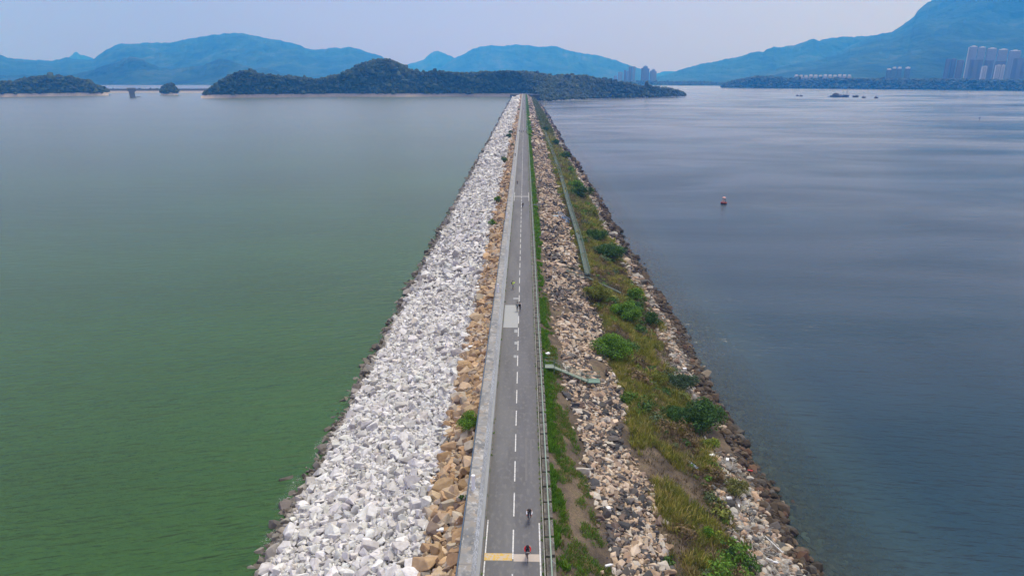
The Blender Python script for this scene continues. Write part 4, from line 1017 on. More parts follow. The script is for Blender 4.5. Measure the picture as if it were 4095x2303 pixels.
def person(label, loc, rz, J, top, legs, sleeves=None, shoes=(.02, .02, .02), helmet=None, skin_arms=False, group=None, hood=None, cat='person', gloves=None, fine=True):
    o = thing('person', label, cat, loc, rz, group)
    up = (J['head'] - J['neck']).normalized(); fwd = V3(0, -1, 0); fwd = (fwd - up * fwd.dot(up)).normalized()
    b = [[(J['hip'], .125), (J['chest'], .14), (J['neck'], .062), (J['head'] - up * .03 + fwd * .01, .083), (J['head'] + up * .06, .095), (J['head'] + up * .125, .06)],
         [(J['head'] - up * .03 + fwd * .01, .083), (J['head'] + fwd * .105 - up * .01, .018)]]
    for s, n in ((-1, 'L'), (1, 'R')):
        b.append([(J['chest'], .14), (J['sh' + n], .062), (J['el' + n], .044), (J['wr' + n], .030), (J['wr' + n] + J['fd' + n] * .07, .034)])
        b.append([(J['hip'], .125), (J['hp' + n], .095), (J['kn' + n], .062), (J['an' + n], .042), (J['to' + n], .038)])
        if fine:
            f = J['fd' + n]; side = f.cross(V3(0, 0, 1)); side = side.normalized() if side.length > .1 else V3(0, 1, 0); pal = J['wr' + n] + f * .07
            dn = side.cross(f).normalized() * -1
            for q, ln in ((-.027, .068), (-.009, .078), (.009, .073), (.027, .058)):
                b.append([(pal, .034), (pal + side * q + f * .018, .010), (pal + side * q * 1.15 + f * (ln * .6) + dn * .008, .0095), (pal + side * q * 1.2 + f * ln * .85 + dn * .03, .008)])
            b.append([(J['wr' + n] + f * .0, .030), (J['wr' + n] + f * .035 - side * .035 * s, .012), (J['wr' + n] + f * .07 - side * .045 * s, .010)])
    skin_mesh('body', b, M_SKIN, o, 1)
    if fine:
        for s in (-1, 1):
            MB().ball(tuple(J['head'] + fwd * .088 + V3(.032 * s, 0, 0) + up * .035), .012, sub=1).build('eye', M_HAIR, o)
            MB().ball(tuple(J['head'] + V3(.092 * s, 0, 0) + up * .01 - fwd * .0), .014, .022, .032, 1).build('ear', M_SKIN, o)
    # clothes follow the body
    t_ = [[(J['hip'] + V3(0, 0, -.02), .140), (J['chest'], .162), (J['neck'] - (J['neck'] - J['chest']) * .18, .082)]]
    for n in 'LR':
        t_.append([(J['chest'], .162), (J['sh' + n], .082), (J['el' + n] * .55 + J['sh' + n] * .45, .066)] if sleeves is not None or skin_arms else
                  [(J['chest'], .162), (J['sh' + n], .084), (J['el' + n], .062), (J['wr' + n], .046)])
    skin_mesh('jacket' if not (sleeves is not None or skin_arms) else 'shirt', t_, cloth(top), o, 1)
    if sleeves is not None:
        for n in 'LR': skin_mesh('sleeve', [[(J['el' + n] * .5 + J['sh' + n] * .5, .060), (J['el' + n], .054), (J['wr' + n], .040)]], cloth(sleeves), o, 1)
    l_ = [[(J['hip'] + V3(0, 0, .03), .137), (J['hip'] - V3(0, 0, .02), .135)]]
    for n in 'LR': l_.append([(J['hip'] - V3(0, 0, .02), .135), (J['hp' + n], .108), (J['kn' + n], .078), (J['an' + n] + V3(0, 0, .03), .058)])
    skin_mesh('trousers', l_, cloth(legs), o, 1)
    for n in 'LR':
        skin_mesh('shoe', [[(J['an' + n] + V3(0, .03, -.035), .05), (J['an' + n] + V3(0, -.06, -.05), .048), (J['to' + n] + V3(0, 0, 0), .04)]], cloth(shoes), o, 1)
        if gloves: MB().ball(tuple(J['wr' + n] + J['fd' + n] * .06), .045, .055, .035, 2).build('glove', cloth(gloves), o, True)
    hc = J['head'] + up * .07
    if helmet is not None:
        m = MB(); m.ball((0, 0, 0), .118, .145, .10, 3)
        bmesh.ops.delete(m.bm, geom=[v for v in m.bm.verts if v.co.z < -.035], context='VERTS')
        for i in range(-2, 3): m.box(i * .042 - .006, i * .042 + .006, -.11, .12, .085 - abs(i) * .012, .104 - abs(i) * .014)
        h = m.build('helmet', cloth(helmet, .4), o, False); h.location = hc + up * .01; h.rotation_euler = (math.atan2(-up.y, up.z) * .8, 0, 0)
    else:
        m = MB(); m.ball((0, .015, .015), .108, .118, .112, 3)
        bmesh.ops.delete(m.bm, geom=[v for v in m.bm.verts if v.co.y < -.045 and v.co.z < .05], context='VERTS')
        h = m.build('hair', M_HAIR, o, True); h.location = hc - up * .02
    if hood is not None:
        m = MB(); m.ball((0, 0, 0), .175, .15, .11, 3); h = m.build('shoulder_panel', cloth(hood), o, True); h.location = J['neck'] + V3(0, .02, -.03)
    return o
M_TYRE = mat_plain('tyre_rubber', (.015, .015, .016), .8)
M_ALU = mat_plain('spokes_metal', (.4, .4, .42), .35, .8)
def bicycle(label, loc, rz, frame_c, bar_c, group='bicycles on the dam road'):
    o = thing('bicycle', label, 'bicycle', loc, rz, group); mf = mat_plain('bike_frame', frame_c, .35, .2); mb = mat_plain('bar_tape', bar_c, .6)
    for y in (-.52, .48):
        w = MB().torus((0, y, .34), .325, .016, 'X', 32, 6).build('wheel', M_TYRE, o, True)
        MB().torus((0, y, .34), .305, .009, 'X', 32, 5).build('rim', M_ALU, w, True)
        m = MB(); m.bar((-.03, y, .34), (.03, y, .34), .02, 8)
        for i in range(16):
            a = i * math.pi / 8; m.bar((0, y, .34), (0, y + .3 * math.cos(a), .34 + .3 * math.sin(a)), .0018, 4)
        m.build('spokes', M_ALU, w)
    bb = (0, .05, .30); st = (0, .22, .86); hd = (0, -.40, .88); hl = (0, -.42, .72)
    m = MB(); m.path([bb, st, hd], .017).path([bb, hl], .022)
    for s in (-1, 1): m.bar((s * .03, .05, .30), (s * .05, .48, .34), .010).bar((s * .02, .20, .78), (s * .05, .48, .34), .009)
    m.bar(hl, hd, .022); m.build('frame', mf, o, True)
    m = MB(); m.bar(hd, (0, -.47, .95), .014)
    for s in (-1, 1): m.bar((s * .03, -.44, .72), (s * .045, -.52, .34), .012)
    m.bar((-.03, -.44, .72), (.03, -.44, .72), .014); m.build('fork', mf, o, True)
    m = MB(); m.bar((-.21, -.47, .985), (.21, -.47, .985), .014)
    for s in (-1, 1): m.path([(s * .21, -.47, .985), (s * .215, -.56, .975), (s * .215, -.58, .90), (s * .215, -.52, .85)], .015)
    m.build('handlebar', mb, o, True)
    MB().ball((0, .25, .905), .065, .13, .03, 2).build('saddle', M_BLK, o, True)
    MB().bar(st, (0, .235, .89), .013).build('seat_post', M_ALU, o)
    m = MB(); m.bar((-.07, .05, .30), (.07, .05, .30), .012).bar((.07, .05, .30), (.07, .06, .46), .012).bar((-.07, .05, .30), (-.07, .04, .14), .012); m.torus((.04, .05, .30), .09, .006, 'X', 20, 4)
    m.build('crank', M_BLK, o)
    for s, z, y in ((1, .46, .06), (-1, .14, .04)): MB().box(s * .07, s * .16, y - .04, y + .04, z - .012, z + .012).build('pedal', M_BLK, o)
    return o
def on_road(px, py): return on_plane(px, py, 0.0)
# cyclist in red: front wheel touches the road at photo (2109, 2250)
p = on_road(2109, 2246); p.y += .52
bicycle('black road bicycle with white handlebar tops under the rider in red', (p.x, p.y, 0), R(2), (.02, .02, .025), (.75, .75, .75))
person('cyclist with dark shoulders and red sleeves riding toward the camera over the buff band', (p.x, p.y, -.01), R(2), riding(), (.55, .012, .018), (.03, .032, .038), None, helmet=BLACK, hood=(.015, .02, .03), gloves=BLACK, group='cyclists on the dam road')
p = on_road(2117, 2095); p.y += .52
bicycle('grey road bicycle under the rider in black, just behind the red cyclist', (p.x, p.y, 0), R(-3), (.30, .29, .27), (.06, .03, .03))
person('cyclist in black shirt with white arm sleeves riding behind the one in red', (p.x, p.y, -.01), R(-3), riding(), BLACK, (.05, .055, .065), (.75, .74, .74), helmet=(.02, .02, .022), gloves=(.25, .03, .05), group='cyclists on the dam road')
# two walkers seen from behind
p = on_road(2069, 1244)
person('walker with grey green backpack beside the dashed line, left of the pair', (p.x, p.y, 0), R(176), standing(.22), (.05, .055, .06), BLACK, None, group='walkers on the dam road')
bp = thing('backpack', 'grey green backpack on the left walker of the pair', 'backpack', (p.x - .02, p.y - .17, 1.22), R(176))
MB().box(-.15, .15, -.02, .16, -.24, .24).bevel(.05).build('sack', cloth((.20, .25, .25)), bp)
MB().box(-.11, .11, .16, .21, -.19, .02).bevel(.02).build('pocket', cloth((.13, .17, .17)), bp)
for s in (-1, 1): MB().bar((s * .1, -.02, .2), (s * .1, -.2, .16), .018).build('strap', cloth(BLACK), bp)
p = on_road(2079, 1243)
person('walker in white shirt and black waistcoat on the dashed line, right of the pair', (p.x, p.y, 0), R(183), standing(-.2), (.78, .77, .78), BLACK, None, group='walkers on the dam road')
vw = thing('backpack', 'slim black backpack worn over the white shirt of the right walker', 'backpack', (p.x + .01, p.y - .15, 1.19), R(183))
MB().box(-.17, .17, -.03, .13, -.26, .23).bevel(.045).build('sack', cloth((.01, .01, .012)), vw)
for s in (-1, 1): MB().bar((s * .11, -.02, .2), (s * .12, -.2, .14), .022).build('strap', cloth(BLACK), vw)
# man in high visibility jacket, looking to the right at a phone
p = on_road(2051, 1156)
person('person in bright yellow green vest holding up a phone, standing alone on the road', (p.x, p.y, 0), R(100), standing(.06, 'up'), (.55, .80, .08), BLACK, None, group=None)
ph = thing('phone', 'small dark phone held up by the person in yellow green', 'phone', (p.x + .46, p.y - .04, 1.47), R(100))
MB().box(-.08, .08, -.006, .006, -.04, .04).bevel(.004).build('case', M_BLK, ph); MB().box(-.07, .07, .0065, .008, -.034, .034).build('screen', mat_plain('dark_glass', (.03, .04, .05), .1), ph)
bk = thing('backpack', 'small black backpack worn by the person in yellow green', 'backpack', (p.x - .17, p.y + .02, 1.24), R(100))
MB().box(-.13, .13, 0, .13, -.2, .2).bevel(.04).build('sack', cloth(BLACK), bk)
for s in (-1, 1): MB().bar((s * .09, 0, .17), (s * .09, -.16, .14), .016).build('strap', cloth((.02, .02, .02)), bk)
# farther figures
def far_walker(px, py, z, label, top, step=.15, rz=0, legs=BLACK):
    q = on_plane(px, py, z); return person(label, (q.x, q.y, z), R(rz), standing(step), top, legs, None, group='walkers on the dam road', fine=False)
p = on_road(2091, 832); p.y += .5
bicycle('dark bicycle ridden along the dashed line below the white cross line', (p.x, p.y, 0), R(4), BLACK, BLACK)
person('cyclist all in black just this side of the white cross line', (p.x, p.y, -.01), R(4), riding(), BLACK, (.06, .06, .065), None, helmet=BLACK, group='cyclists on the dam road', fine=False)
far_walker(2068.5, 739, 0, 'walker in black close to the wave wall, beyond the white cross line', BLACK)
far_walker(2060, 626, 1.08, 'figure in black standing on top of the wave wall', BLACK, .05)
far_walker(2087, 531, 0, 'distant walker in black near the wall, left of three abreast', BLACK)
far_walker(2094, 530, 0, 'distant walker in black on the dashed line, middle of three abreast', (.03, .02, .02))
far_walker(2104, 534, 0, 'distant walker in dark blue by the rail, right of three abreast', (.02, .025, .05))
far_walker(2077, 529, 0, 'distant walker in blue hugging the wave wall, behind the three abreast', (.04, .08, .22))
far_walker(2099, 453, 0, 'far walker alone in the seaward lane, nearer than the far pair', BLACK)
far_walker(2094, 438, 0, 'far walker on the left of the most distant pair', BLACK)
far_walker(2099, 438, 0, 'far walker on the right of the most distant pair', (.05, .03, .03))
far_walker(2098, 407, 0, 'tiny farthest walker near the island end of the dam road', BLACK)
g = groundR(2421, 838)
person('angler in dark clothes standing on the wet boulders at the sea edge', (g.x, g.y, g.z + .3), R(-90), standing(.1), (.03, .03, .035), BLACK, None, fine=False)
rd = thing('fishing_rod', 'thin fishing rod held out over the sea by the angler', 'fishing rod', (g.x + .3, g.y, g.z + 1.3), R(-90))
MB().bar((0, 0, 0), (0, -.7, .25), .018).build('handle', M_BLK, rd); MB().bar((0, -.7, .25), (0, -3.2, 1.6), .008, 5, .003).build('blank', M_BLK, rd)

# ------------------------------------------------------------------ stairs and walkway on the sea side slope
M_GM = mat_plain('green_grey_steel', (.11, .19, .145), .55, .1, .2, 2)
M_GD = mat_plain('dark_green_steel', (.045, .075, .06), .6, .1, .2, 2)
M_DECK = mat_plain('pale_grating', (.19, .23, .19), .7, .1, .35, 8)
M_DKD = mat_plain('dark_grating', (.06, .085, .07), .7, .1, .35, 8)
def platform(o, c, wx, wy, mat, deck, legs=1.2, panel=True):
    x, y, z = c
    MB().box(x - wx / 2, x + wx / 2, y - wy / 2, y + wy / 2, z - .12, z).build('platform', deck, o)
    for sx in (-1, 1):
        for sy_ in (-1, 1): MB().bar((x + sx * wx / 2, y + sy_ * wy / 2, z - legs), (x + sx * wx / 2, y + sy_ * wy / 2, z + 1.1), .03, 6).build('leg', mat, o)
    for sy_ in (-1, 1):
        for h in (.55, 1.1): MB().bar((x - wx / 2, y + sy_ * wy / 2, z + h), (x + wx / 2, y + sy_ * wy / 2, z + h), .025, 6).build('handrail', mat, o)
def flight(o, a, b, w, mat, deck, n=26):
    a = Vector(a); b = Vector(b); d = b - a; h = Vector((d.x, d.y, 0)).normalized(); s = Vector((-h.y, h.x, 0)) * w / 2
    q = math.atan2(h.y, h.x); rot = Matrix.Rotation(q, 3, 'Z'); m = MB(); run = Vector((d.x, d.y, 0)).length
    for i in range(n):
        t_ = (i + .5) / n; c = a + d * t_; m.box(-run / n * .5, run / n * .5, -w / 2 + .04, w / 2 - .04, -.05, 0, rot, c)
    m.build('treads', deck, o)
    for sg in (-1, 1):
        m = MB(); m.bar(a + s * sg - Vector((0, 0, .1)), b + s * sg - Vector((0, 0, .1)), .06, 6); m.build('stringer', mat, o)
        m = MB(); m.bar(a + s * sg + Vector((0, 0, 1.0)), b + s * sg + Vector((0, 0, 1.0)), .028, 6).bar(a + s * sg + Vector((0, 0, .5)), b + s * sg + Vector((0, 0, .5)), .02, 6); m.build('handrail', mat, o)
        for i in range(6):
            c = a + d * (i / 5) + s * sg; MB().bar(c - Vector((0, 0, .9)), c + Vector((0, 0, 1.0)), .025, 6).build('post', mat, o)
pa = on_plane(2182, 1463, .25); gb = groundR(2378, 1570)
st_ = thing('staircase', 'pale green steel staircase from the guard rail down to a square landing on the stones', 'staircase', (0, 0, 0))
platform(st_, (3.85, pa.y, .25), 1.35, 1.3, M_GM, M_DECK, 1.6)
LZ = gb.z + 1.45; lx, ly = gb.x - .15, gb.y + .9
platform(st_, (lx, ly, LZ), 1.9, 1.5, M_GM, M_GM, 1.6)
flight(st_, (4.5, pa.y - .1, .18), (lx - .9, ly, LZ), 1.0, M_GM, M_DECK)
MB().box(lx - .45, lx + .35, ly - .78, ly - .755, LZ - .22, LZ - .14).build('bracket', M_BLK, st_)
# dark stair that bends into the berm walkway
A1 = groundR(2262, 1098); A2 = groundR(2350, 1122); A3 = groundR(2484, 1180)
sd = thing('staircase', 'dark green steel stair crossing below the walkway and running down to the shore shrubs', 'staircase', (0, 0, 0))
platform(sd, (A1.x, A1.y, A1.z + .9), 1.6, 1.2, M_GD, M_DKD, 1.4)
flight(sd, (A1.x + .8, A1.y, A1.z + .8), (A2.x, A2.y, A2.z + .7), 1.1, M_GD, M_DKD, 20)
flight(sd, (A2.x + .1, A2.y, A2.z + .7), (A3.x, A3.y, A3.z + .5), 1.1, M_GD, M_DKD, 30)
wk = thing('walkway', 'long narrow green railed walkway running along the terrace toward the island', 'walkway', (0, 0, 0))
pts = [G(1478, 702), G(1457, 610), G(1430, 520), G(1406, 433), G(1383, 370), G(1362, 311), G(1349, 270), G(1341, 250)]
ysw = np.arange(pts[0].y + 1.5, pts[-1].y, 3.0); xsw = np.interp(ysw, [p_.y for p_ in pts], [p_.x for p_ in pts])
kern = np.ones(9) / 9; xsw = np.convolve(np.pad(xsw, 4, mode='edge'), kern, 'valid'); zsw = zR(xsw, ysw); zsw = np.convolve(np.pad(zsw, 4, mode='edge'), kern, 'valid') + .95
V = []; Fc = []
for i in range(len(ysw)):
    for dx, dz in ((-.62, -.08), (-.62, 0), (.62, 0), (.62, -.08)): V.append((xsw[i] + dx, ysw[i], zsw[i] + dz))
for i in range(len(ysw) - 1):
    for j in range(4): a_, b_ = i * 4 + j, i * 4 + (j + 1) % 4; Fc.append((a_, b_, b_ + 4, a_ + 4))
link_mesh('deck', np_mesh('deck', V, Fc), wk, M_DKD)
for s in (-1, 1):
    m = MB()
    for i in range(0, len(ysw) - 1):
        for h in (.5, 1.05): m.bar((xsw[i] + s * .64, ysw[i], zsw[i] + h), (xsw[i + 1] + s * .64, ysw[i + 1], zsw[i + 1] + h), .042, 5)
    m.build('handrail', M_GM, wk)
fm = MB()
for s in (-1, 1): fm.bar((s * .64, 0, -1.7), (s * .64, 0, 1.05), .05, 5)
fm.bar((-.64, 0, -.12), (.64, 0, -.12), .04, 5); fme = fm.mesh('post_frame'); fme.materials.append(M_GM)
for i in range(min(100, len(ysw))):
    o = bpy.data.objects.new('post_frame', fme); COL.objects.link(o); o.parent = wk; o.location = (xsw[i], ysw[i], zsw[i])
m = MB()
for i in range(100, len(ysw)):
    for s in (-1, 1): m.bar((xsw[i] + s * .64, ysw[i], zsw[i] - 1.1), (xsw[i] + s * .64, ysw[i], zsw[i] + 1.05), .04, 5)
tag(m.build('post_frame', M_GM, wk), kind='stuff')
# blue pipework joining the walkway, and a dark steel platform by the rail
M_BLUE = mat_plain('blue_paint', (.05, .25, .55), .5, 0, .1); M_PBL = mat_plain('pale_blue_plastic', (.60, .78, .88), .45, 0, .05)
b1 = groundR(2234, 866); b2 = groundR(2274, 897)
bl = thing('blue_ladder', 'bright blue tubular ladder stair leading from a pale blue box to the walkway', 'ladder', (0, 0, 0))
v1 = Vector(b1) + Vector((0, 0, .5)); v2 = Vector(b2) + Vector((0, 0, .5)); sd_ = (v2 - v1).cross(Vector((0, 0, 1))).normalized() * .4
for s in (-1, 1):
    MB().bar(v1 + sd_ * s, v2 + sd_ * s, .09, 6).build('stringer', M_BLUE, bl)
    MB().bar(v1 + sd_ * s + Vector((0, 0, 1.0)), v2 + sd_ * s + Vector((0, 0, 1.0)), .05, 6).build('handrail', M_BLUE, bl)
m = MB()
for i in range(9): c = v1.lerp(v2, i / 8); m.bar(c - sd_, c + sd_, .045, 5)
m.build('rungs', M_BLUE, bl)
for q in (v1, v2): MB().bar(q - Vector((0, 0, .8)), q + Vector((0, 0, 1.1)), .06, 6).build('post', M_BLUE, bl)
b0 = groundR(2221, 873)
bx = thing('box', 'pale blue open box lying on the stones at the top of the blue ladder', 'box', (b0.x, b0.y, b0.z + .35), R(4))
MB().box(-.95, .95, -.5, .5, 0, .12).build('bottom', M_PBL, bx)
for args in ((-.95, .95, -.5, -.44, .12, .42), (-.95, .95, .44, .5, .12, .42), (-.95, -.89, -.44, .44, .12, .42), (.89, .95, -.44, .44, .12, .42)): MB().box(*args).build('side', M_PBL, bx)
b0 = groundR(2142, 829)
dp = thing('steel_platform', 'small dark steel platform on the stones just below the guard rail', 'platform', (b0.x + .3, b0.y, b0.z))
MB().box(-1.3, 1.3, -.6, .6, .75, .87).build('top', M_DKD, dp)
for sx in (-1, 1):
    for s in (-1, 1): MB().bar((sx * 1.1, s * .5, -.5), (sx * 1.1, s * .5, .75), .06, 6).build('leg', M_GD, dp)
MB().box(-.9, 1.0, -.9, -.65, .25, .35).build('step', M_DKD, dp)
# ------------------------------------------------------------------ things on and beyond the water
def facade(name, wall, glass, sx_=.28, sz_=.31):
    t = NT(name); ps = t.n('ShaderNodeTexCoord').outputs['Object']; s = t.n('ShaderNodeSeparateXYZ'); t.l(ps, s.inputs[0])
    fx = t.math('FRACT', t.math('MULTIPLY', t.math('ADD', s.outputs[0], s.outputs[1]), sx_)); fz = t.math('FRACT', t.math('MULTIPLY', s.outputs[2], sz_))
    w = t.math('MULTIPLY', t.math('GREATER_THAN', fx, .35), t.math('GREATER_THAN', fz, .42))
    no = t.noise(.05, 3, ps); wc = t.mix(no, tuple(q * .8 for q in wall), wall)
    return t.done(t.pbr(t.mix(t.math('MULTIPLY', w, .8), wc, glass), .6, 0, None, .5))
F_GREY = facade('facade_grey', (.42, .42, .43), (.04, .05, .06)); F_WHITE = facade('facade_white', (.62, .60, .58), (.10, .12, .14)); F_PINK = facade('facade_pink', (.30, .24, .22), (.05, .055, .06)); F_DK = facade('facade_dark', (.24, .23, .24), (.04, .045, .05))
M_CROWN = mat_plain('pale_roof_crown', (.72, .70, .68), .7, 0, .1, .1); M_ROOFG = mat_plain('grey_roof', (.25, .25, .25), .8)
def tower(label, x0, x1, ytop, D, mat, group, crown=None, plan='cross', ybase=None, name='tower_block', depth=None, cat='tower', crownh=.06, stripe=False):
    xc = (x0 + x1) / 2; d = ray(xc, ytop); h = math.hypot(d.x, d.y); zt = CZ + D * d.z / h
    if ybase is None: zb = SEA_Z
    else: q = ray(xc, ybase); zb = CZ + D * q.z / math.hypot(q.x, q.y)
    ux, uy = d.x / h, d.y / h; dl = ray(x0, ytop); dr = ray(x1, ytop)
    w = D * abs(math.atan2(dr.x, dr.y) - math.atan2(dl.x, dl.y))
    dp_ = depth or w * .8; H = zt - zb
    o = thing(name, label, cat, (ux * D, uy * D, zb), -math.atan2(ux, uy), group)
    m = MB(); ch = H * crownh if crown else 0; Hb = H - ch
    if plan == 'cross':
        m.box(-w / 2, w / 2, -dp_ * .22, dp_ * .22, -4, Hb); m.box(-w * .2, w * .2, -dp_ / 2, -dp_ * .221, -4, Hb * .985); m.box(-w * .2, w * .2, dp_ * .221, dp_ / 2, -4, Hb * .985)
        for s in (-1, 1): m.box(s * w * .36 - w * .05, s * w * .36 + w * .05, -dp_ * .30, -dp_ * .2201, -4, Hb * .975)
    elif plan == 'step':
        m.box(-w * .5, -w * .28, -dp_ * .3, dp_ * .3, -4, Hb * .88); m.box(-w * .278, w * .278, -dp_ * .5, dp_ * .5, -4, Hb * .97); m.box(w * .28, w * .5, -dp_ * .3, dp_ * .3, -4, Hb * .85)
    else:
        m.box(-w / 2, w / 2, -dp_ / 2, dp_ / 2, -4, Hb); n = max(2, int(w / 14))
        for i in range(n): c = -w / 2 + w * (i + .5) / n; m.box(c - w / n * .18, c + w / n * .18, -dp_ / 2 - dp_ * .12, -dp_ / 2 - .02, -4, Hb * .98)
    m.build('wall', mat, o)
    if crown:
        m = MB(); n = max(1, int(w / 26))
        for i in range(n): c = -w / 2 + w * (i + .5) / n; m.box(c - w / n * .40, c + w / n * .40, -dp_ * .4, dp_ * .4, Hb + .05, H * .985); m.box(c - w / n * .18, c + w / n * .18, -dp_ * .2, dp_ * .2, H * .985 + .03, H)
        m.build('roof_crown', M_CROWN, o)
    else:
        m = MB(); m.box(-w * .12, w * .12, -dp_ * .12, dp_ * .12, Hb * .985 + .05, H * 1.015); m.box(w * .02, w * .05, -.5, .5, H * 1.016, H * 1.04); m.build('roof_house', M_ROOFG, o)
    if stripe: MB().box(-w / 2 - 3, -w / 2 - .05, -dp_ * .5, dp_ * .5, -4, Hb).build('end_fin', M_CROWN, o)
    return o
gC = 'tower blocks far beyond the right end of the island'
for x0, x1, yt, D, mt, pl, lb in [
    (2455, 2467, 304, 4850, F_GREY, 'cross', 'faint low tower at the left end of the far cluster beyond the island'),
    (2472, 2490, 289, 4800, F_GREY, 'cross', 'pale grey tower second from the left in the far cluster'),
    (2495, 2505, 281, 4760, F_PINK, 'cross', 'slim tower third from the left in the far cluster'),
    (2506, 2514, 285, 4780, F_GREY, 'cross', 'slim lower tower fourth from the left in the far cluster'),
    (2515, 2528, 268, 4730, F_PINK, 'cross', 'tall tower fifth from the left in the far cluster'),
    (2529.5, 2542, 267, 4700, F_GREY, 'cross', 'tall tower just left of the gap in the far cluster'),
    (2565, 2598, 264, 4640, F_DK, 'step', 'broadest stepped dark tower, highest of the far cluster'),
    (2600, 2627, 277, 4680, F_GREY, 'step', 'stepped grey tower at the right end of the far cluster')]:
    tower(lb, x0, x1, yt, D, mt, gC, None, pl)
tower('low pale hall on the shore below the far towers', 2512, 2560, 327, 4600, F_WHITE, None, None, 'slab', None, 'shore_hall', 30, 'hall')
gR = 'white apartment blocks in a row below the mountain'
xs_ = np.linspace(3176, 3407, 13); words_ = ['first', 'second', 'third', 'fourth', 'fifth', 'sixth', 'seventh', 'eighth', 'ninth', 'tenth', 'eleventh', 'twelfth']
for i in range(12):
    tower(words_[i] + ' white apartment block from the left in the low row under the mountain', xs_[i] + 1.2, xs_[i + 1] - 1.2, 299 + (i % 3) * 1.2 - .18 * i, 3560 + 8 * (i % 4), F_WHITE, gR, True, 'slab', None, 'apartment_block', 16, 'building', .14)
for x0, x1, yt, lb in [(3145, 3166, 314, 'low white villa left of the white apartment row'), (3224, 3236, 316, 'small white house below the second quarter of the apartment row'), (3243, 3262, 315, 'wide white house below the middle of the apartment row'), (3287, 3300, 314, 'white house below the right half of the apartment row'),
                       (3470, 3495, 317, 'long low white building between the apartment row and twin towers'), (3531, 3543, 318, 'small pale building just left of the glassy towers')]:
    tower(lb, x0, x1, yt, 3420, F_WHITE, 'low white houses on the far shore', None, 'slab', 327, 'house', 10, 'house')
gT = 'glassy towers on the far shore'
for x0, x1, yt, lb in [(3546, 3567, 274, 'left glassy tower of the three standing close together'), (3569, 3587, 268, 'middle glassy tower of the three standing close together'), (3589, 3609, 268, 'right glassy tower of the three standing close together'), (3620, 3644, 268, 'glassy tower standing alone right of the close three')]:
    tower(lb, x0, x1, yt, 3500, facade('facade_glass', (.18, .25, .28), (.07, .10, .12)), gT, True, 'cross', None, 'tower_block', None, 'tower', .09)
gE = 'towers of the big housing estate at the right edge'
for x0, x1, yt, D, mt, cr_, st__, lb in [
    (3783, 3803, 237, 3700, F_DK, None, 0, 'dark tower at the left end of the big right-hand estate'), (3805, 3826, 236, 3720, F_DK, None, 0, 'dark tower second from the left in the big right-hand estate'), (3828, 3857, 241, 3680, F_PINK, None, 0, 'brownish tower just left of the tall white-finned slab'),
    (3878, 3912, 184, 3900, F_GREY, True, 1, 'tallest estate slab with a long white end fin and white crown'), (3914, 3945, 187, 3900, F_GREY, True, 0, 'tall slab with white crown right beside the white-finned one'), (3948, 3990, 192, 3920, F_GREY, True, 0, 'tall slab with white crown, third of the high back row'), (3993, 4034, 196, 3920, F_GREY, True, 0, 'tall slab with white crown, fourth of the high back row'), (4037, 4086, 201, 3920, F_GREY, True, 0, 'broad slab with white crown at the right end of the back row'),
    (3880, 3932, 240, 3640, F_DK, None, 0, 'dark middle tower in front of the white-finned slab'), (3937, 3975, 243, 3660, F_DK, None, 0, 'dark middle tower left of centre in the estate'), (3980, 4025, 246, 3660, F_DK, None, 0, 'dark middle tower right of centre in the estate'), (4055, 4110, 234, 3640, F_DK, None, 0, 'dark tower cut off by the right edge of the picture'),
    (3930, 3950, 265, 3420, F_WHITE, True, 1, 'pale front tower with a white fin, left of the front pair'), (3985, 4004, 260, 3420, F_WHITE, True, 1, 'pale front tower with a bright white fin, right of the front pair'), (4006, 4022, 260, 3440, F_WHITE, True, 0, 'narrow pale tower touching the right one of the front pair')]:
    o = tower(lb, x0, x1, yt, D, mt, gE, cr_, 'slab' if cr_ else 'cross', 322, 'tower_block', None, 'tower', .035, bool(st__))
tower('long low pale terrace of houses at the foot of the estate', 3797, 3888, 326, 3330, F_WHITE, None, None, 'slab', 333, 'terrace', 14, 'terrace')
tower('second low pale terrace right of the first at the estate foot', 3889, 3932, 328, 3320, F_WHITE, None, None, 'slab', 333, 'terrace', 14, 'terrace')
# causeway / jetty with white roofs at the right edge
q0 = on_plane(3925, 350, SEA_Z); q1 = on_plane(4120, 351, SEA_Z)
jt = thing('jetty', 'long low quay with white roofs on the far right shore', 'jetty', (q0.x, q0.y, SEA_Z), math.atan2(q1.y - q0.y, q1.x - q0.x)); Lj = (q1 - q0).length
MB().box(0, Lj, 0, 20, -1, 2.5).build('quay', M_CONC, jt); m = MB()
for i in range(9): m.box(Lj * i / 9 + 3, Lj * (i + .8) / 9, 3, 15, 2.52 + 5.5, 9.2)
m.build('roof', M_CROWN, jt); m = MB()
for i in range(9):
    for yq in (4, 14): m.bar((Lj * i / 9 + 5, yq, 2.5), (Lj * i / 9 + 5, yq, 8.0), .4, 6); m.bar((Lj * (i + .75) / 9, yq, 2.5), (Lj * (i + .75) / 9, yq, 8.0), .4, 6)
m.build('columns', M_ROOFG, jt)

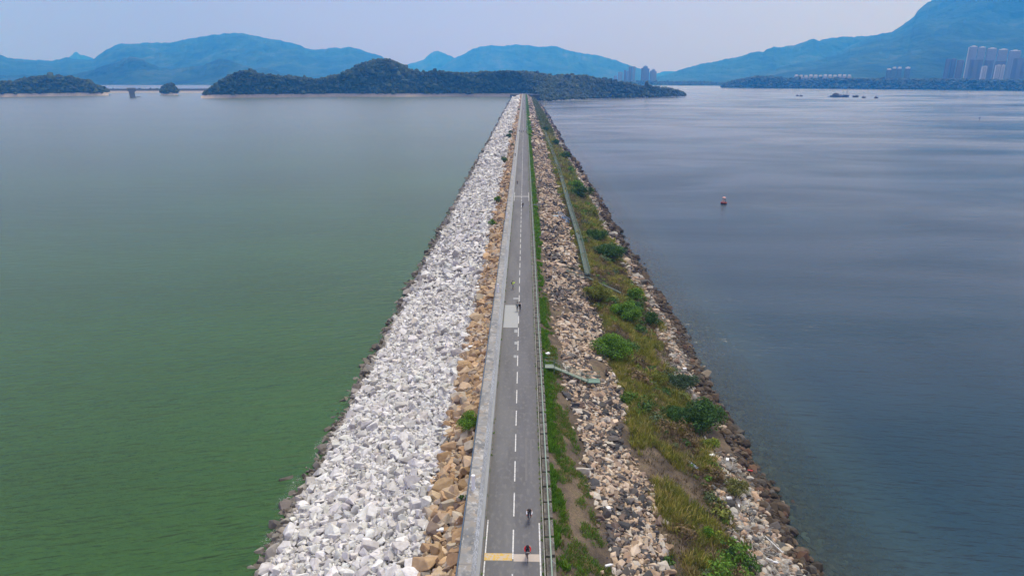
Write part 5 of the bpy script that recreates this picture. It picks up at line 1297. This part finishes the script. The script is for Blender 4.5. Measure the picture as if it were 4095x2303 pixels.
# boats
M_HULL = mat_plain('dark_hull', (.035, .028, .028), .7); M_CARGO = mat_plain('grey_cargo', (.10, .095, .085), .9, 0, .3, .5); M_CAB = mat_plain('cabin_paint', (.34, .33, .31), .6)
def hull(m, L_, W, H, y=0.):
    pts_ = [(-L_ / 2, -W * .35), (-L_ * .4, -W / 2), (L_ * .3, -W / 2), (L_ / 2, 0), (L_ * .3, W / 2), (-L_ * .4, W / 2), (-L_ / 2, W * .35)]
    lo = [m.bm.verts.new((p_[0] * .9, p_[1] * .75 + y, -.6)) for p_ in pts_]; hi = [m.bm.verts.new((p_[0], p_[1] + y, H * (1.25 if abs(p_[0]) > L_ * .42 else 1))) for p_ in pts_]; n = len(pts_)
    for i in range(n): m.bm.faces.new((lo[i], lo[(i + 1) % n], hi[(i + 1) % n], hi[i]))
    m.bm.faces.new(hi); m.bm.faces.new(lo[::-1]); return m
def boat(px, py, L_, H, label, cabin=True, mast=0., flip=0, name='boat', cab=M_CAB, hm=M_HULL):
    q = on_plane(px, py, SEA_Z); o = thing(name, label, name, (q.x, q.y, SEA_Z), R(flip) - math.atan2(q.x, q.y), 'boats anchored on the far sea')
    hull(MB(), L_, L_ * .34, H).build('hull', hm, o)
    if cabin:
        c = MB().box(-L_ * .32, L_ * .02, -L_ * .11, L_ * .11, H + .05, H + 1.9).build('cabin', cab, o); MB().box(-L_ * .34, L_ * .05, -L_ * .13, L_ * .13, H + 1.92, H + 2.1).build('roof', M_HULL, c)
        MB().box(L_ * .025, L_ * .03, -L_ * .09, L_ * .09, H + .9, H + 1.5).build('window', M_BLK, c)
    if mast: MB().bar((-L_ * .1, 0, H), (-L_ * .1, 0, H + mast), .12, 6).build('mast', M_HULL, o)
    return o
boat(3189, 385, 8, 2.0, 'small dark boat, left of the pair nearest the picture centre', True, 3.0)
boat(3204, 386, 8, 2.2, 'small dark boat, right of the pair nearest the picture centre', True)
boat(3421, 389, 15, 3.2, 'medium brown cargo boat just right of the crane barge', True, 0, 180)
boat(3454, 392.5, 9, 2.6, 'small dark boat, second from the right in the anchored line', True)
boat(3504, 393.5, 9, 2.6, 'small dark boat with a thin mast, farthest right in the anchored line', True, 8)
q = on_plane(3346, 388.5, SEA_Z); ang = -math.atan2(q.x, q.y)
o = thing('barge', 'big dark cargo barge with a rounded heap, left of the crane barge', 'barge', (q.x, q.y, SEA_Z), ang, 'boats anchored on the far sea')
hull(MB(), 34, 11, 3.2).build('hull', M_HULL, o); MB().ball((-3, 0, 3.0), 9, 4.5, 7.5, 3).build('cargo_heap', M_CARGO, o); m = MB().box(6, 11, -2.5, 2.5, 3.25, 7).build('cabin', M_CAB, o); MB().bar((14, 0, 3), (14, 0, 17), .25, 6).build('mast', M_HULL, o); MB().box(-22, -15, -2, 2, .4, 1.2).build('bow_ramp', M_HULL, o)
q = on_plane(3380, 388.5, SEA_Z)
o = thing('crane_barge', 'dark barge carrying a tall lattice crane in the anchored line', 'crane barge', (q.x, q.y, SEA_Z), ang, 'boats anchored on the far sea')
hull(MB(), 18, 9, 4.2).build('hull', M_HULL, o); MB().box(-6.5, 5.5, -3, 3, 4.25, 6.2).build('deckhouse', M_CAB, o)
m = MB()
for sx in (-1, 1):
    for s in (-1, 1): m.bar((2 + sx * 1.4, s * 1.2, 6.2), (4.2 + sx * .5, s * .4, 26), .22, 5)
for i in range(7): z = 7 + i * 2.7; m.bar((.8 + i * .32, -1, z), (3.6 + i * .2, 1, z + 2.4), .14, 4); m.bar((3.6 + i * .2, -1, z), (.8 + i * .32, 1, z + 2.4), .14, 4)
m.build('crane_tower', mat_plain('crane_paint', (.16, .2, .24), .6), o)
q = on_plane(3820, 349, SEA_Z); boat(3820, 350, 26, 2.4, 'long white ferry near the far shore before the estate', True, 0, 0, 'ferry', M_CROWN, M_CROWN)
# red navigation buoy in the right water
q = on_plane(2894, 815, SEA_Z)
by = thing('buoy', 'weathered red navigation buoy with a pale round top, alone in the blue water', 'buoy', (q.x, q.y, SEA_Z))
M_BR = mat_plain('faded_red', (.28, .03, .035), .6, 0, .35, 3); M_BP = mat_plain('pale_pink', (.66, .36, .32), .6, 0, .1); M_BD = mat_plain('dark_maroon', (.05, .012, .02), .6)
m = MB(); m.bar((0, 0, -.5), (0, 0, .55), 1.25, 24, 1.35); m.build('float', M_BD, by)
MB().torus((0, 0, .55), 1.25, .18, 'Z', 28, 8).build('fender', M_BR, by, True)
m = MB()
for i in range(5): a = i * 1.2566 + .3; m.bar((math.cos(a) * .95, math.sin(a) * .95, .55), (math.cos(a) * .42, math.sin(a) * .42, 2.6), .07, 6)
m.torus((0, 0, 1.6), .68, .05, 'Z', 20, 5); m.build('cage', M_BD, by)
MB().torus((-.55, -.8, 1.25), .48, .13, 'Y', 20, 6).build('life_ring', M_BP, by, True)
MB().bar((0, 0, 2.55), (0, 0, 2.72), .8, 24, .72).ball((0, 0, 2.75), .62, .62, .28, 3).build('top_disc', M_BP, by)
# windsurfers
for px_, py_, hh, col, lb in ((3918, 478, 4.6, (.05, .12, .38), 'blue sailed windsurfer far out on the right'), (3729, 428, 4.5, (.30, .55, .50), 'pale green sailed windsurfer, smaller and farther than the blue one')):
    q = on_plane(px_, py_, SEA_Z); ws = thing('windsurf_board', lb.replace('windsurfer', 'windsurf board'), 'windsurf board', (q.x, q.y, SEA_Z + .05), R(20))
    MB().ball((0, 0, .05), 1.35, .33, .08, 3).build('board', M_WP, ws, True)
    m = MB(); m.bar((.1, 0, .1), (.9, .1, hh), .04, 6, .02); m.build('mast', M_BLK, ws)
    me = bpy.data.meshes.new('sail'); N_ = 9; vs = []; fs = []
    for i in range(N_):
        t_ = i / (N_ - 1); x0_ = .1 + .8 * t_; z_ = .35 + (hh - .35) * t_; wd = 1.9 * math.sin(min(1, t_ * 1.15 + .2) * math.pi) ** .8 * (1 - .35 * t_)
        for s in (-.02, .02): vs.append((x0_, s + .1 * t_, z_)); vs.append((x0_ - wd, s + .35 * wd * .3, z_ - .2 * wd))
    for i in range(N_ - 1): b_ = i * 4; fs += [(b_, b_ + 1, b_ + 5, b_ + 4), (b_ + 2, b_ + 6, b_ + 7, b_ + 3), (b_ + 1, b_ + 3, b_ + 7, b_ + 5)]
    me.from_pydata(vs, [], fs); link_mesh('sail', me, ws, mat_plain('sail_cloth', col, .6))
    person('person in dark wetsuit riding the ' + lb.split(',')[0].split(' far')[0].replace('windsurfer', 'windsurf board'), (q.x - .5, q.y - .3, SEA_Z + .1), R(60), standing(.2, 'up'), BLACK, BLACK, None, fine=False)
# valve tower in the reservoir
q = on_plane(531, 391, RES_Z)
vt = thing('valve_tower', 'grey concrete intake tower with a wider top block standing in the reservoir at left', 'tower', (q.x, q.y, RES_Z), -math.atan2(q.x, q.y))
M_VT = mat_plain('grey_concrete', (.17, .17, .18), .9, 0, .25, .3)
m = MB(); m.box(-6.2, 5.6, -5, 5, -6, 13.2)
for x_ in (-3.5, 0, 3.2): m.box(x_ - .6, x_ + .6, -5.6, -5.02, -6, 13.0)
m.build('shaft', M_VT, vt)
hd_ = MB().prism([(-7.6, 13.25), (8.2, 13.25), (9.3, 15.5), (9.3, 21.5), (-9.3, 21.5), (-9.3, 14.6)], -6.5, 6.5).build('head', M_VT, vt)
m = MB()
for i in range(8): m.box(-9 + i * 2.5, -8.8 + i * 2.5, -6.4, -6.2, 21.52, 22.6)
m.box(-9.2, 9.2, -6.4, -6.3, 22.62, 22.75); m.build('parapet_rail', M_ROOFG, vt); m = MB()
for x_ in (-6, -2, 2, 6): m.box(x_ - .9, x_ + .9, -6.56, -6.52, 16, 19.5)
m.build('window', M_BLK, hd_)
MB().box(5.65, 9.5, -3, 3, -4, 1.2).build('landing_stage', M_VT, vt)
q2 = on_plane(548, 389.5, RES_Z); wb = thing('boat', 'flat dark work boat moored beside the intake tower', 'boat', (q2.x + 3, q2.y, RES_Z), R(8)); hull(MB(), 12, 3, .9).build('hull', M_HULL, wb); MB().box(-2, 0, -.7, .7, .95, 2).build('cabin', M_CAB, wb)
# scattered rocks in the water and flotsam on the shore
def flotsam(name, label, cat, px, py, fn, rz=0, dz=.25):
    g = groundR(px, py); o = thing(name, label, cat, (g.x, g.y, g.z + dz), R(rz)); fn(o); return o
M_FOAMB = mat_plain('white_foam_plastic', (.75, .76, .77), .7, 0, .06); M_WOOD = mat_plain('driftwood', (.36, .34, .31), .9, 0, .3); M_SLATE = mat_plain('blue_grey_board', (.16, .20, .26), .7); M_RED = mat_plain('red_plastic', (.60, .03, .03), .5)
def foamblock(o): MB().box(-.35, .35, -.22, .22, 0, .28).bevel(.04).build('block', M_FOAMB, o)
def bottle(o):
    MB().bar((-.35, 0, .1), (.2, 0, .1), .12, 12).build('bottle_body', M_FOAMB, o); MB().bar((.2, 0, .1), (.42, 0, .1), .12, 12, .04).build('neck', M_FOAMB, o)
def plank(o): MB().box(-.22, .22, -1.1, 1.1, 0, .06).build('board', M_SLATE, o); MB().box(-.2, .2, -.9, -.8, .061, .1).build('batten', M_SLATE, o)
def stick(o):
    MB().bar((-1.1, 0, .1), (1.0, .3, .25), .05, 6, .03).build('branch', M_WOOD, o); MB().bar((.1, .15, .18), (.5, .8, .3), .025, 5, .012).build('twig', M_WOOD, o)
def tub(o):
    MB().bar((0, 0, 0), (0, 0, .5), .42, 20, .52).build('tub_wall', M_BLUE, o); MB().torus((0, 0, .5), .52, .04, 'Z', 24, 6).build('rim', M_BLUE, o, True)
def redthing(o): MB().bar((-.4, 0, .08), (.3, .1, .12), .07, 8, .12).build('float_body', M_RED, o); MB().bar((.3, .1, .12), (.5, .14, .14), .03, 6).build('stem', M_RED, o)
def tyre(o): MB().torus((0, 0, .25), .4, .16, 'Y', 24, 8).build('tread', mat_plain('rusty_brown', (.12, .05, .03), .9), o, True); MB().torus((0, 0, .25), .26, .04, 'Y', 20, 5).build('bead', M_TYRE, o, True)
Lit = [('foam_block', 'white foam block near the top of the driftwood patch behind the rubble', 'foam block', 2845, 1833, foamblock, 20), ('foam_block', 'rounded white foam lump on pale stones above the red float', 'foam block', 2907, 1851, foamblock, 70),
 ('plank', 'blue grey board lying diagonally on bare brown soil', 'plank', 2765, 1868, plank, 28), ('float', 'small red float on the dark boulders', 'float', 3000, 1894, redthing, -25),
 ('foam_block', 'small bluish white foam piece below the pale yellow green bush', 'foam block', 2913, 2008, foamblock, 5), ('bottle', 'white plastic bottle standing out on dark soil near the bush', 'bottle', 2953, 2036, bottle, 80),
 ('bottle', 'white plastic bottle near the bottom edge, left of two', 'bottle', 3075, 2252, bottle, -30), ('bottle', 'white plastic bottle near the bottom edge, right of two', 'bottle', 3096, 2261, bottle, -15),
 ('bamboo_pole', 'straight pale pole lying over the shore stones near the bottom', 'pole', 3092, 2195, lambda o: (MB().bar((0, -1.5, .3), (0, 1.5, .35), .045, 8).build('shaft', M_FOAMB, o), MB().bar((0, 1.5, .35), (0, 1.62, .35), .055, 8).build('end_knot', M_WOOD, o)), 20),
 ('driftwood', 'grey driftwood branch beside the upper white foam block', 'driftwood', 2830, 1815, stick, 130), ('driftwood', 'grey driftwood branch between foam lump and red float', 'driftwood', 2932, 1872, stick, 60), ('driftwood', 'bleached branch on pale stones left of the red float', 'driftwood', 2915, 1884, stick, -20),
 ('driftwood', 'bleached branch low on the rubble near the long pale pole', 'driftwood', 3055, 2215, stick, 15), ('driftwood', 'bleached crooked branch at the very bottom of the rubble', 'driftwood', 3095, 2280, stick, 100),
 ('tub', 'bright blue round tub on the pale shore stones below the angler', 'tub', 2394, 889, tub, 0), ('tyre', 'rusty brown tyre standing just above the blue tub', 'tyre', 2387, 880, tyre, 30),
 ('foam_block', 'white foam box in the litter patch above the grey green shrub', 'foam block', 2737, 1486, foamblock, 10), ('foam_block', 'white scrap on the stones left of the upper landing stair', 'foam block', 2190, 1427, foamblock, 40),
 ('foam_block', 'white box fragment lying on tan rocks beside the wave wall', 'foam block', 1761, 2141, foamblock, 5), ('foam_block', 'bright white scrap between white and tan rocks, mid distance', 'foam block', 1883, 1401, foamblock, 30),
 ('foam_block', 'white scrap on slope stones near the bottom, below brown stems', 'foam block', 2427, 2057, foamblock, 15), ('bottle', 'white bag-like scrap near the bottom of the slope stones', 'bottle', 2433, 2276, bottle, 20)]
for a_ in Lit: flotsam(a_[0], a_[1], a_[2], a_[3], a_[4], a_[5], a_[6], .35)
# tangle of small driftwood sticks along the drift line
m = MB(); n = 0
for (px_, py_, c_) in ((2900, 1860, 60), (2720, 1440, 50), (2700, 1475, 40), (3060, 2230, 60), (3110, 2290, 40), (3010, 2100, 30), (2940, 1960, 25)):
    g = groundR(px_, py_)
    for i in range(c_):
        x_, y_ = g.x + random.gauss(0, 1.2), g.y + random.gauss(0, 1.6); z_ = float(zR(np.array([x_]), np.array([y_]))[0]) + random.uniform(.3, .6); a = random.random() * 3.14; l_ = random.uniform(.2, .7)
        m.bar((x_ - l_ * math.cos(a), y_ - l_ * math.sin(a), z_), (x_ + l_ * math.cos(a), y_ + l_ * math.sin(a), z_ + random.uniform(-.1, .15)), random.uniform(.015, .035), 4)
tag(m.build('drift_debris', M_WOOD), 'tangled bleached twigs washed up along the drift line', 'drift debris', None, 'stuff')
# thin broken foam at the reservoir waterline
t = NT('water_foam'); ps = t.pos(); n1 = t.noise(3.2, 6, ps, (1, 1.6, 1), .7, .8); tr = t.n('ShaderNodeBsdfTransparent'); df = t.pbr((.75, .8, .8), .6)
at = t.n('ShaderNodeAttribute'); at.attribute_name = 'tint'; f = t.math('MULTIPLY', t.mapr(n1, .54, .66, 0, .8), at.outputs['Fac']); mx = t.n('ShaderNodeMixShader'); t.l(f, mx.inputs[0]); t.l(tr.outputs[0], mx.inputs[1]); t.l(df.outputs[0], mx.inputs[2]); t.l(mx.outputs[0], t.out.inputs['Surface'])
V = []; Fc = []; TT = []
for (px_, py_, s_) in ((1150, 2013, 2.2), (1165, 1960, 1.2), (1085, 2150, 1.6), (1290, 1770, 1.5), (1262, 1822, 1.2), (1640, 1135, 2.2), (1555, 1290, 1.5), (1750, 918, 1.8), (1180, 1935, 1.5), (1595, 1220, 1.2), (1400, 1570, 1.2), (1705, 1010, 1.3)):
    g = on_plane(px_, py_, RES_Z + .03); b_ = len(V); N_ = 18; V.append((g.x, g.y, RES_Z + .03)); TT.append((1, 1, 1))
    for i in range(N_): a = 2 * math.pi * i / N_; r_ = s_ * random.uniform(.7, 1.2); V.append((g.x + math.cos(a) * r_ * .8, g.y + math.sin(a) * r_ * 1.3, RES_Z + .03)); TT.append((0, 0, 0)); Fc.append((b_, b_ + 1 + i, b_ + 1 + (i + 1) % N_))
tag(link_mesh('foam', np_mesh('foam', V, Fc, np.array(TT)), None, t.m), 'thin white foam where ripples break on the reservoir edge', 'foam', None, 'stuff')
